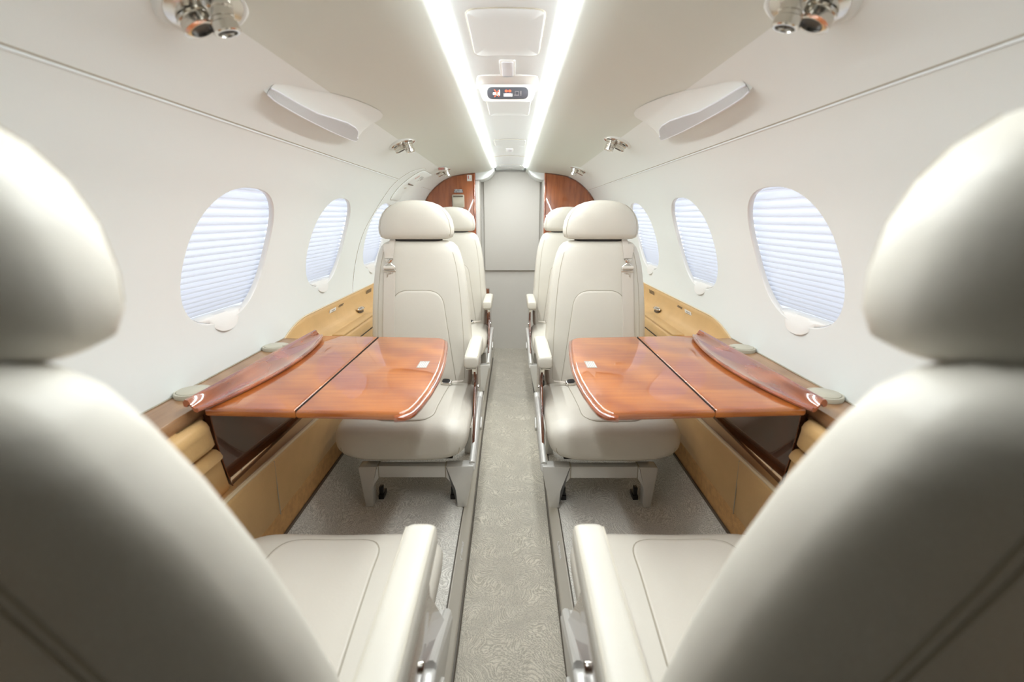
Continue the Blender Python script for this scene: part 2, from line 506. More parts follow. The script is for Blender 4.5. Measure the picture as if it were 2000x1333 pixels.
# soffit, cove and centre ceiling
SOF = [(.44, 1.442), (.402, 1.4505), (.34, 1.4595), (.288, 1.4655), (.235, 1.4700), (.19, 1.4755), (.160, 1.4825), (.142, 1.4895), (.132, 1.496), (.127, 1.501)]
for side, nm in ((-1, 'ceiling_left'), (1, 'ceiling_right')):
    bm = NB(); pts = catmull(SOF, 4)
    pts = [p for p in pts] + [Vector((.130, 1.512)), Vector((.137, 1.520))]
    grid(bm, lambda u, v: (side * pts[v].x, u, pts[v].y), list(np.linspace(Y0, Y1, 40)), list(range(len(pts))))
    obj(nm, bm, M['soffit'], kind='structure', angle=70)
def arch(x): return 1.516 - 0.5 * x * x
bm = NB()
xs = list(np.linspace(-.112, .112, 15))
grid(bm, lambda u, v: (v, u, arch(v)), list(np.linspace(Y0, Y1, 40)), xs)
# closed sides of the recess
for sd in (-1, 1):
    grid(bm, lambda u, v: (sd * (.112 + v * .026), u, arch(.112) + v * 0.006), [Y0, Y1], [0, 1])
ceil = obj('ceiling', bm, M['panel'], kind='structure', angle=60)
bm = NB()
for k, yy in enumerate((3.06,)):
    tube(bm, [(x, yy, arch(x) - 0.0005) for x in xs], 0.0015, 6)
obj('panel_joint', bm, M['seam'], ceil)

for side, nm in ((-1, 'left'), (1, 'right')):
    t = thing('light_strip', 'long glowing white light strip along the %s edge of the centre ceiling panel' % nm, 'light', (side * .12, 2.05, 1.505))
    bm = NB()
    A = (.1275, 1.5018); B = (.1065, 1.5078)
    for ya in np.arange(.22, 3.60, 0.570):
        def f(u, v):
            bul = 0.0008 * math.sin(PI * v)
            return (side * (A[0] + (B[0] - A[0]) * v - bul * .5) - side * .12, u - 2.05, A[1] + (B[1] - A[1]) * v - bul - 1.505)
        grid(bm, f, [ya, min(ya + 0.568, 3.66)], [0, .25, .5, .75, 1])
    obj('lens', bm, M['lens'], t)
    bm = NB(); box(bm, (-.012, -1.79, .010), (.012, 1.75, .016), .001)
    obj('housing', bm, M['panel'], t)

# floors
RX = 0.010
bm = NB(); ys = list(np.linspace(Y0, Y1, 60))
def rail_in(y): return float(np.interp(y, [-1, .5, 1.0, 1.5, 2.2, 3.0, 4.0], [.150, .150, .148, .149, .157, .157, .153]))
grid(bm, lambda u, v: (RX + v * (rail_in(u) + .004), u, 0.0), ys, list(np.linspace(-1, 1, 9)))
obj('floor', bm, M['carpet_aisle'], kind='structure')
def rail_out(y): return rail_in(y) + float(np.interp(y, [-1, 1.45, 1.62, 1.8, 4], [.028, .027, .020, .013, .010]))
for side, nm in ((-1, 'floor_left'), (1, 'floor_right')):
    bm = NB()
    def f(u, v):
        xo = rail_out(u)
        P = [(xo + .001, .094), (xo + .012, .100), (.40, .100), (.545, .100), (.575, .108), (.60, .135), (.652, .236), (.66, .24)]
        return (side * P[v][0] + RX * (1 if v < 2 else 0), u, P[v][1])
    grid(bm, f, ys, list(range(8)))
    obj(nm, bm, M['carpet'], kind='structure', angle=50)
for side, k in ((-1, 1), (1, 2)):
    bm = NB()
    def f(u, v):
        xi, xo = rail_in(u), rail_out(u)
        P = [(xi, 0.0), (xi, .040), (xi + .002, .050), (xi + .005, .054), (xo - .004, .094), (xo - .001, .096), (xo, .090)]
        return (RX + side * P[v][0], u, P[v][1])
    yr = list(np.linspace(-.5, 3.62, 70))
    grid(bm, f, yr, list(range(7)))
    r = obj('trim_%d' % k, bm, M['rail'], kind='structure', angle=30)
    bm = NB()
    tube(bm, [(RX + side * (rail_in(u) - .001), u, .012) for u in yr], .006, 6)
    obj('dark_edge', bm, M['rail_edge'], r)
    bm = NB()
    tube(bm, [(RX + side * (rail_out(u) + .001), u, .0965) for u in yr], .0022, 6)
    obj('edge_bead', bm, M['rail_edge'], r)
    # raised maker's lettering and chevron mark on the rail
    yc = 1.285 if side < 0 else 1.265
    xi, xo = rail_in(yc), rail_out(yc); xm = RX + side * (xi + xo) / 2
    n = Vector((-side * .040, 0, (xo - xi) - .009)).normalized()
    ex = Vector((0, 1, 0)) if side < 0 else Vector((0, -1, 0))
    mx = frame_mx(Vector((xm, yc, .074)) + n * .0012, ex, n)
    text('lettering', 'EMBRAER', M['letter'], .0148, mx, r)
    bm = NB()
    yv = -.043
    prism(bm, [(yv + .003, .010), (yv - .011, 0), (yv + .003, -.010), (yv + .001, -.005), (yv - .006, 0), (yv + .001, .005)], 0, .0004)
    o = obj('logo_chevron', bm, M['letter'], r); o.matrix_local = mx

# end wall, unseen forward wall, set close and dark to shade the near seat backs
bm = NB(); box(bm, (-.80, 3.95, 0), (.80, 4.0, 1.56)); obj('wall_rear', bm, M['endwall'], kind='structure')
bm = NB(); box(bm, (-.80, -.60, 0), (.80, -.55, 1.56)); obj('wall_front_unseen', bm, M['shading_wall'], kind='structure')
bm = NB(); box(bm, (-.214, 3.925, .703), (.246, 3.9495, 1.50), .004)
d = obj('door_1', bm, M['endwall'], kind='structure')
bm = NB(); box(bm, (-.217, 3.940, .699), (-.2145, 3.9495, 1.50)); box(bm, (.2465, 3.940, .699), (.249, 3.9495, 1.50)); box(bm, (-.217, 3.940, .697), (.249, 3.9495, .7005))
obj('shadow_gap', bm, M['seam'], d)
for side, k in ((-1, 3), (1, 4)):
    bm = NB()
    pts = [(.13, 1.49), (.15, 1.462), (.18, 1.437), (.22, 1.422), (.27, 1.419), (.31, 1.421), (.31, 1.50), (.13, 1.50)]
    prism(bm, [(side * p[0] + .012, p[1]) for p in pts], 3.675, 3.948, 'y', .002)
    obj('trim_%d' % k, bm, M['wall'], kind='structure', angle=50)
    bm = NB()
    prism(bm, [(side * .31 + .012, 1.42), (side * .31 + .012, .10), (side * .25 + .012, .10), (side * .25 + .012, 1.42)], 3.70, 3.948, 'y', .004)
    obj('trim_%d' % (k + 2), bm, M['endwall'], kind='structure')
bm = NB()
for sd in (-1, 1):
    prism(bm, [(sd * .26 + .012, 0), (sd * .152 + .012, 0), (sd * .165 + .012, .095), (sd * .26 + .012, .10)], 3.62, 3.949, 'y')
obj('trim_7', bm, M['endwall'], kind='structure')
bm = NB(); box(bm, (.232, 3.940, .47), (.244, 3.9495, .655)); obj('door_slot', bm, M['gap'], d)

# ------------------------------------------------------------------ wooden bulkheads
for side in (-1, 1):
    nm = 'left' if side < 0 else 'right'
    lab = ('glossy reddish wood bulkhead with beige box and placards behind the left rear seat' if side < 0
           else 'plain glossy reddish wood bulkhead behind the right rear seat')
    t = thing('bulkhead', lab, 'partition', (side * .5, 3.66, .10))
    zs = list(np.linspace(.11, 1.40, 26))
    out = [(float(np.interp(z, _pz, _px)) + .004, z) for z in np.linspace(.52, 1.442, 30)]
    pts = [(.262, .12), (.70, .12)] + out + [(.44, 1.445), (.402, 1.4525), (.34, 1.4615), (.262, 1.470)]
    bm = NB(); prism(bm, [(side * (p[0] - .5) + (.005 if side > 0 else 0), p[1] - .10) for p in pts], -.012, .012, 'y', .001)
    obj('veneer_panel', bm, M['bulk'], t)
    bm = NB()
    prism(bm, rounded([(side * (.280 - .5), -.016), (side * (.280 - .5), .016), (side * (.262 - .5), .016), (side * (.262 - .5), -.016)], .008), .02, 1.366, 'z', .002)
    obj('edge_post', bm, M['table_edge'], t)
    bm = NB(); tube(bm, [(side * (p[0] - .004 - .5), -.0135, p[1] - .104) for p in out[10:] + [(.44, 1.445), (.402, 1.4525), (.34, 1.4615), (.27, 1.469)]], .005, 6)
    obj('edge_gasket', bm, M['burl'], t)
    if side < 0:
        # lower cabinet bulge beside the aisle
        bm = NB(); prism(bm, rounded([(.19, -.05), (.335, -.05), (.335, .02), (.19, .02)], [.0, .03, .0, .0]), .03, .49, 'z', .006)
        obj('lower_cabinet', bm, M['burl'], t)
        b2 = thing('dispenser_box', 'small beige flap box fixed on the left wood bulkhead below the no-smoking placard', 'box', (-.394, 3.646, 1.262))
        bm = NB(); prism(bm, rounded([(-.046, -.048), (.046, -.048), (.046, .048), (-.046, .048)], .008), -.012, .0, 'y', .003)
        obj('case', bm, M['cup'], b2)
        bm = NB()
        V = []
        for x in np.linspace(-.039, .039, 5):
            V.append([bm.verts.new((x, -.013 - .007 * math.sin(PI * t_) - .002, -.042 + .066 * t_)) for t_ in np.linspace(0, 1, 8)])
        for a in range(4):
            for b in range(7): bm.faces.new((V[a][b], V[a+1][b], V[a+1][b+1], V[a][b+1]))
        obj('flap', bm, M['cup'], b2)
        bm = NB(); box(bm, (-.038, -.0135, .030), (.038, -.012, .041)); obj('slot', bm, M['slot'], b2)
        p = thing('no_smoking_placard', 'small dark two-line no-smoking placard above the beige box on the wood bulkhead', 'sign', (-.391, 3.6465, 1.337))
        bm = NB(); prism(bm, [(-.036, -.013), (.034, -.013), (.034, .001), (.030, .012), (-.030, .012)], -.0012, 0, 'y'); obj('plate', bm, M['display'], p)
        text('lettering', 'NÃO FUME', M['letter'], .0115, frame_mx((0, -.0016, .0058), (1, 0, 0), (0, -1, 0)), p, bold=True)
        text('lettering', 'NO SMOKING', M['letter'], .0100, frame_mx((0, -.0016, -.0072), (1, 0, 0), (0, -1, 0)), p, bold=True)
        p = thing('exit_sticker', 'small white sticker with red print at top of left wood bulkhead', 'sticker', (-.305, 3.6465, 1.430))
        bm = NB(); prism(bm, rounded([(-.018, -.022), (.018, -.022), (.018, .022), (-.018, .022)], .004), -.001, 0, 'y'); obj('sheet', bm, M['plaque'], p)
        bm = NB(); box(bm, (-.011, -.0014, -.006), (-.005, -.001, .017)); obj('red_print', bm, M['redink'], p)
        bm = NB(); box(bm, (.003, -.0014, -.010), (.009, -.001, -.004)); obj('grey_print', bm, M['greyplate'], p)

# ------------------------------------------------------------------ side ledges
def ledge(side):
    nm = 'left' if side < 0 else 'right'
    t = thing('side_ledge', 'long tan leather and wood side ledge running under the %s windows' % nm, 'side ledge', (side * .70, 1.5, .24))
    off = Vector((side * .70, 1.5, .24))
    def X(p): return (side * p[0] - off.x, p[1] - off.y, p[2] - off.z)
    def sweep(prof, ya, yb, n=24):
        b = NB(); grid(b, lambda u, v: X((prof[v][0], u, prof[v][1])), list(np.linspace(ya, yb, n)), list(range(len(prof)))); return b
    # lower lining with welted top edge
    yL = [Y0, .60, .95, 1.45, 2.0, 3.64]
    def ztop(y): return float(np.interp(y, [-1, .95, 1.45, 2.0, 4], [.512, .508, .482, .47, .47]))
    bm = NB()
    def f(u, v):
        zt = ztop(u)
        P = [(.655, .318), (.648, .36), (.643, .43), (.641, zt - .012), (.643, zt - .004), (.648, zt), (.655, zt - .003), (.657, zt - .02)]
        return X((P[v][0], u, P[v][1]))
    grid(bm, f, list(np.linspace(Y0, 3.63, 50)), list(range(8)))
    obj('lower_lining', bm, M['tan'], t, angle=60)
    bm = NB(); tube(bm, [X((.648, u, ztop(u) - .001)) for u in np.linspace(Y0, 3.63, 60)], .0062, 8); obj('welt', bm, M['tan_light'], t)
    bm = NB(); tube(bm, [X((.6425 - .0006 + .004 * (1 - v_) , 1.125, .322 + (ztop(1.1) - .33) * v_)) for v_ in np.linspace(0, 1, 8)], .0012, 6); obj('lining_seam', bm, M['seam'], t)
    # shelf behind the welt
    bm = sweep([(.652, .468), (.70, .50), (.76, .53)], Y0, 3.63, 12); obj('inner_lining', bm, M['tan'], t, angle=60)
    # wooden ledge top in the table bay and forward
    bm = sweep([(.683, .700), (.683, .731), (.686, .735), (.775, .737), (.776, .72)], Y0, 1.525, 30); obj('ledge_top', bm, M['ledge'], t, angle=40)
    bm = NB(); tube(bm, [X((.7725, u, .738)) for u in np.linspace(Y0, 1.52, 20)], .0018, 6); obj('ledge_joint', bm, M['seam'], t)
    # forward leather armrest box: two padded pieces with a gap
    def padded(lo, hi, zr, curve):
        b = NB()
        n = 9
        secs = []
        for y_ in (lo, lo + .004, hi - .022, hi - .010, hi - .003, hi):
            k = 1.0 - (max(0, (y_ - (hi - .022)) / .022)) ** 2 * .22
            z0, z1 = zr
            c = [(.705, z0), (.705, z1)] + [(.685, z1)] + [(.668, z1 - .002), (.660, z1 - .010), (.657, z1 - .022)] + [(curve(z_), z_) for z_ in np.linspace(z1 - .03, z0 + .006, 6)] + [(curve(z0) + .006, z0)]
            yy = y_
            secs.append([X((.69 + (q[0] - .69) * k if q[0] < .69 else q[0], yy + (slant(q[1])), q[1])) for q in c])
        loft(b, secs); return b
    def slant(z): return (0.71 - z) * .30
    cv = lambda z: .656 + (.71 - z) * .12
    obj('armrest_pad', padded(-.6, .928, (.630, .708), cv), M['tan'], t, angle=50)
    obj('armrest_box', padded(-.6, .928, (.490, .622), cv), M['tan'], t, angle=50)
    bm = NB(); box(bm, X((.692, -.6, .52)) if side > 0 else X((.705, -.6, .52)), X((.705, .935, .70)) if side > 0 else X((.692, .935, .70)))
    obj('armrest_core', bm, M['gap'], t)
    # glossy dark table-bay door, bowed, with slanted forward edge
    bm = NB()
    def f(u, v):
        z = .714 - v * .232; x = .662 + .006 * math.sin(PI * v) + v * .026
        ya = .942 + (0.71 - z) * .30
        return X((x, ya + (1.50 - ya) * u, z))
    grid(bm, f, list(np.linspace(0, 1, 12)), list(np.linspace(0, 1, 10)))
    def f2(u, v):
        p = Vector(f(u, v)); p.x += side * .016; return p
    grid(bm, f2, list(np.linspace(0, 1, 12)), list(np.linspace(0, 1, 10)))
    for e in ((0, None), (1, None)):
        for v0, v1 in zip(np.linspace(0, 1, 10)[:-1], np.linspace(0, 1, 10)[1:]):
            bm.faces.new([bm.verts.new(q) for q in (f(e[0], v0), f(e[0], v1), f2(e[0], v1), f2(e[0], v0))])
    for u0, u1 in zip(np.linspace(0, 1, 12)[:-1], np.linspace(0, 1, 12)[1:]):
        bm.faces.new([bm.verts.new(q) for q in (f(u0, 0), f(u1, 0), f2(u1, 0), f2(u0, 0))])
    obj('bay_door', bm, M['bay'], t, angle=45)
    bm = NB(); tube(bm, [X(((lambda q: (side * (q[0] + off.x)))(f(0, v)) - .001, f(0, v)[1] + off.y, f(0, v)[2] + off.z)) for v in np.linspace(0, 1, 10)], .0018, 6)
    obj('door_edge', bm, M['burl'], t)
    # black slide well above the door, under the table
    bm = sweep([(.676, .712), (.695, .700), (.700, .728), (.683, .7315)], .86, 1.50, 8); obj('slide_well', bm, M['black'], t)
    bm = NB(); box(bm, X((.725, .88, .50)) if side < 0 else X((.712, .88, .50)), X((.712, 1.50, .70)) if side < 0 else X((.725, 1.50, .70))); obj('bay_core', bm, M['gap'], t)
    # aft leather shelf with coved back panel
    prof = [(.672, .50), (.664, .56), (.660, .64), (.661, .665), (.667, .674), (.685, .677), (.715, .680), (.738, .690), (.753, .708), (.763, .735), (.768, .762), (.770, .774), (.774, .778), (.780, .776)]
    bm = NB()
    def f(u, v):
        x, z = prof[v]
        h = 1.0
        if u < 1.72:   # front end curves down to the ledge
            k = max(0, (1.72 - u) / .20); top = .778 - .043 * k ** 2.0
            if z > .68: z = .68 + (z - .68) * (top - .68) / (.778 - .68)
        return X((x, u, z))
    grid(bm, f, [1.505, 1.508] + list(np.linspace(1.52, 1.72, 9)) + list(np.linspace(1.80, 3.62, 14)), list(range(len(prof))))
    obj('aft_shelf', bm, M['tan'], t, angle=50)
    bm = NB(); grid(bm, lambda u, v: X((.66 + u * .115, 1.506, .50 + v * (.175 + .05 * u))), [0, .3, .6, 1], [0, 1]); obj('shelf_end', bm, M['tan'], t)
    bm = NB(); tube(bm, [X((.7715, u, (.779 - .043 * max(0, (1.72 - u) / .2) ** 2.0))) for u in list(np.linspace(1.52, 1.72, 9)) + list(np.linspace(1.8, 3.6, 12))], .0026, 6)
    obj('shelf_welt', bm, M['tan_light'], t)
    # raised lid on the shelf
    bm = NB(); 
    q0, q1 = X((.665, 1.78, .676)), X((.712, 2.22, .684))
    box(bm, (min(q0[0], q1[0]), q0[1], q0[2]), (max(q0[0], q1[0]), q1[1], q1[2]), .003); obj('shelf_lid', bm, M['tan'], t)
    bm = sweep([(.6595, .625), (.6590, .631)], 1.52, 3.60, 4); obj('shelf_gap', bm, M['gap'], t)
    # grilles on the back panel
    def backmx(y, z):
        return frame_mx(X((.7655 + (z - .735) * .2, y, z)), (0, side * 1.0, 0), (-side, 0, -.22))
    yv = 2.05 if side < 0 else 2.0
    bm = NB()
    for r_ in range(6):
        a0 = -.030 + (.006 if r_ % 2 else 0) * 1
        for c_ in range(5):
            box(bm, (a0 + c_ * .012, -.0155 + r_ * .0055, .0004), (a0 + c_ * .012 + .0095, -.0155 + r_ * .0055 + .0030, .0012))
    o = obj('small_grille', bm, M['slot'], t); o['kind'] = 'stuff'; o.matrix_local = backmx(yv, .744)
    bm = NB()
    for r_ in range(9):
        for c_ in range(7):
            box(bm, (-.045 + c_ * .013, -.024 + r_ * .0055, .0004), (-.045 + c_ * .013 + .0095, -.024 + r_ * .0055 + .0030, .0012))
    o = obj('large_grille', bm, M['slot'], t); o['kind'] = 'stuff'; o.matrix_local = backmx(2.46 if side < 0 else 2.42, .741)
    return t, backmx
for side in (-1, 1):
    t, backmx = ledge(side)
    nm = 'left' if side < 0 else 'right'
    # placard
    p = thing('ledge_placard', 'small white placard with four lines of black print on the %s tan ledge back' % nm, 'sign')
    p.matrix_world = Matrix.Translation((side * .70, 1.5, .24)) @ backmx(1.945 if side < 0 else 1.90, .741)
    bm = NB(); prism(bm, rounded([(-.036, -.0185), (.036, -.0185), (.036, .0185), (-.036, .0185)], .002), .0002, .0014); obj('plate', bm, M['plaque'], p)
    bm = NB()
    for r_, wd in enumerate((.031, .031, .028, .020)):
        x = -wd
        while x < wd - .003:
            l = random.uniform(.003, .009); box(bm, (x, .0105 - r_ * .0075, .0014), (min(x + l, wd), .0130 - r_ * .0075, .0017)); x += l + .002
    o = obj('print_lines', bm, M['ink'], p); o['kind'] = 'stuff'
    # metal pull on shelf
    h = thing('shelf_pull', 'small oval metal pull on the %s tan shelf beside the middle seat' % nm, 'handle', (side * .735, 2.22, .698))
    bm = NB(); tube(bm, [(.010 * math.cos(a), .034 * math.sin(a), .006) for a in np.linspace(0, 2*PI, 25)[:-1]], .0055, 8, closed=True); obj('loop', bm, M['chrome'], h)
    bm = NB(); prism(bm, superloop(0, 0, .009, .032, 2.2, 24), -.012, .003, 'z', .001); obj('recess_plate', bm, M['slot'], h)
    # kick strip
    bm = NB()
    grid(bm, lambda u, v: (side * (.659 - .004 * v), u, .236 + .084 * v), list(np.linspace(Y0, 3.63, 30)), [0, .5, 1])
    obj('baseboard_%s' % nm, bm, M['kick'], kind='structure')
    bm = NB(); tube(bm, [(side * .655, u, .238) for u in np.linspace(Y0, 3.63, 30)], .005, 6)
    obj('trim_%d' % (8 if side < 0 else 9), bm, M['slot'], kind='structure')
    # cup holder lids
    for k, yy in enumerate((1.005, 1.395)):
        c = thing('cup_holder', 'round beige cup holder lid in the %s wood ledge, %s end of the table' % (nm, ('near', 'far')[k]), 'cup holder', (side * .738, yy - (.02 if side > 0 else 0), .7365))
        bm = NB(); lathe(bm, [(.001, 0), (.039, 0), (.0395, .006), (.038, .0105), (.0345, .011), (.0335, .009), (.001, .009)], 32); obj('rim', bm, M['cup'], c)
        bm = NB(); lathe(bm, [(.001, .009), (.0325, .009), (.0325, .0115), (.030, .0128), (.001, .0132)], 32); obj('lid', bm, M['cup'], c)
        bm = NB(); prism(bm, rounded([(-side * .036, -.010), (-side * .036, .010), (-side * .026, .013), (-side * .026, -.013)], .003), .0110, .0142, 'z', .001); obj('finger_tab', bm, M['cup'], c)

# ------------------------------------------------------------------ tables
def table(side):
    nm = 'left' if side < 0 else 'right'
    oy = 1.21; ox = side * .45; zt = .74
    t = thing('folding_table', 'glossy orange wood folding table with raised side lid on the %s of the aisle' % nm, 'table', (ox, oy, zt))
    def Q(p): return (side * p[0] - ox, p[1] - oy)
    sh = .0 if side < 0 else .004
    inner = [(.208 + sh, .892), (.196 + sh, .95), (.188 + sh, 1.02), (.184 + sh, 1.10), (.184 + sh, 1.18), (.188 + sh, 1.27), (.196 + sh, 1.36), (.206 + sh, 1.45), (.217 + sh, 1.522)]
    leaf = [(.4520, .906)] + inner + [(.4520, 1.540)]
    pts = rounded([Q(p) for p in leaf], [0, .045] + [0] * 7 + [.035, 0], 7)
    bm = NB(); prism(bm, pts, -.021, 0, 'z', .0085, 4); obj('hinged_leaf', bm, M['table'], t, angle=30)
    fix = [(.4530, .906), (.4530, 1.540), (.655, 1.553), (.664, 1.50), (.668, 1.23), (.664, .95), (.655, .918)]
    bm = NB(); prism(bm, [Q(p) for p in fix], -.021, 0, 'z', .0085, 4); obj('fixed_leaf', bm, M['table'], t, angle=30)
    # dark bullnose band along the aisle edge
    band = [Q((p[0] - .0015, p[1])) for p in inner]
    r2 = rounded([Q((.30, .889))] + band + [Q((.30, 1.530))], [0, .045] + [0] * 7 + [.035, 0], 7)
    bm = NB(); tube(bm, [(x, y, -.0128) for x, y in r2[1:-1]], .0078, 10); obj('edge_band', bm, M['table_edge'], t)
    bm = NB(); box(bm, (Q((.4525, 0))[0] - .0007, .908 - oy, -.018), (Q((.4525, 0))[0] + .0007, 1.538 - oy, -.001)); obj('hinge_gap', bm, M['gap'], t)
    # support arms
    for yy in (1.02, 1.42):
        bm = NB(); a, b = sorted((Q((.56, 0))[0], Q((.672, 0))[0])); box(bm, (a, yy - oy - .012, -.034), (b, yy - oy + .012, -.0208), .002); obj('support_arm', bm, M['black'], t)
    # small etched plate
    c = Q((.236, 1.222))
    pl = NB(); prism(pl, [(c[0] - .014, c[1] - .030), (c[0] + .014, c[1] - .030), (c[0] + .014, c[1] + .030), (c[0] - .014, c[1] + .030)], 0, .0006)
    po = obj('info_plate', pl, M['greyplate'], t)
    bm = NB()
    for r_ in range(5): box(bm, (c[0] - .0105 + r_ * .005, c[1] - .026, .0006), (c[0] - .0085 + r_ * .005, c[1] + random.uniform(.012, .026), .0008))
    obj('print_lines', bm, M['plaque'], po)
    # raised side lid: straight rolled outer edge, bowed inner edge
    bm = NB(); secs = []
    for k in range(25):
        u = k / 24; y = .892 + (1.522 - .892) * u
        bow = math.sin(PI * min(max(u, 0), 1)) ** 0.75
        xo = .669 - .010 * u; xi = .652 - .010 * u - .048 * bow
        zo = .769 - .003 * u; loop = []
        up = []
        for s_ in np.linspace(0, 1, 9):
            x = xo + (xi - xo) * s_
            z = .748 + (zo - .748) * (1 - s_) ** 1.3 + .003 * math.sin(PI * s_) * -1 + .003 * s_ ** 4
            up.append((x, z))
        top = [(xo + .010, zo - .014), (xo + .011, zo - .005), (xo + .006, zo + .001)] + up
        th = .009
        bot = [(x - .001, z - th) for x, z in up[::-1]] + [(xo + .004, zo - .016)]
        secs.append([(side * p[0] - ox, y - oy, p[1] - zt) for p in top + bot])
    loft(bm, secs); obj('side_lid', bm, M['lid'], t, angle=35)
    bm = NB()
    tube(bm, [(side * (.652 - .010 * u - .048 * math.sin(PI * u) ** .75 - .0005) - ox, .892 + .63 * u - oy,   .7475 - zt) for u in np.linspace(0, 1, 25)], .0042, 8)
    obj('lid_lip', bm, M['table_edge'], t)
    return t
for side in (-1, 1): table(side)

# ------------------------------------------------------------------ seats
class Proj:
    def __init__(s, bm): s.t = BVHTree.FromBMesh(bm)
    def hit(s, p, d, off=0.0):
        h = s.t.ray_cast(Vector(p), Vector(d))
        if h[0] is None:
            h2 = s.t.find_nearest(Vector(p)); return h2[0] + h2[1] * off
        n = h[1]
        if n.dot(Vector(d)) > 0: n = -n
        return h[0] + n * off

BACK_T = [  # z, half width, half depth, front y
    (.290, .150, .020, .030), (.300, .190, .038, .012), (.318, .208, .050, .002), (.345, .214, .056, -.002), (.44, .2155, .058, .002), (.55, .213, .057, .010), (.66, .206, .055, .020),
    (.76, .197, .052, .032), (.84, .185, .049, .043), (.895, .170, .046, .051), (.922, .158, .042, .056), (.938, .142, .034, .064), (.947, .118, .020, .078), (.949, .08, .008, .088)]
HEAD_T = [(.953, .105, .022, .072), (.955, .128, .034, .058), (.962, .141, .043, .047), (.978, .1475, .048, .041), (1.000, .148, .051, .038), (1.03, .142, .052, .036), (1.055, .130, .050, .037),
    (1.075, .114, .045, .041), (1.090, .094, .037, .048), (1.101, .068, .026, .058), (1.107, .040, .014, .069), (1.109, .012, .005, .078)]
CUSH_T = [ # y, half width scale, z bottom, z top
    (-.455, .60, .252, .300), (-.4535, .78, .236, .318), (-.448, .90, .225, .333), (-.437, .96, .2185, .346), (-.42, .985, .216, .354), (-.39, 1.0, .215, .361), (-.30, 1.0, .215, .366),
    (-.18, 1.0, .215, .360), (-.05, .99, .215, .350), (.03, .97, .22, .345), (.045, .90, .24, .33)]

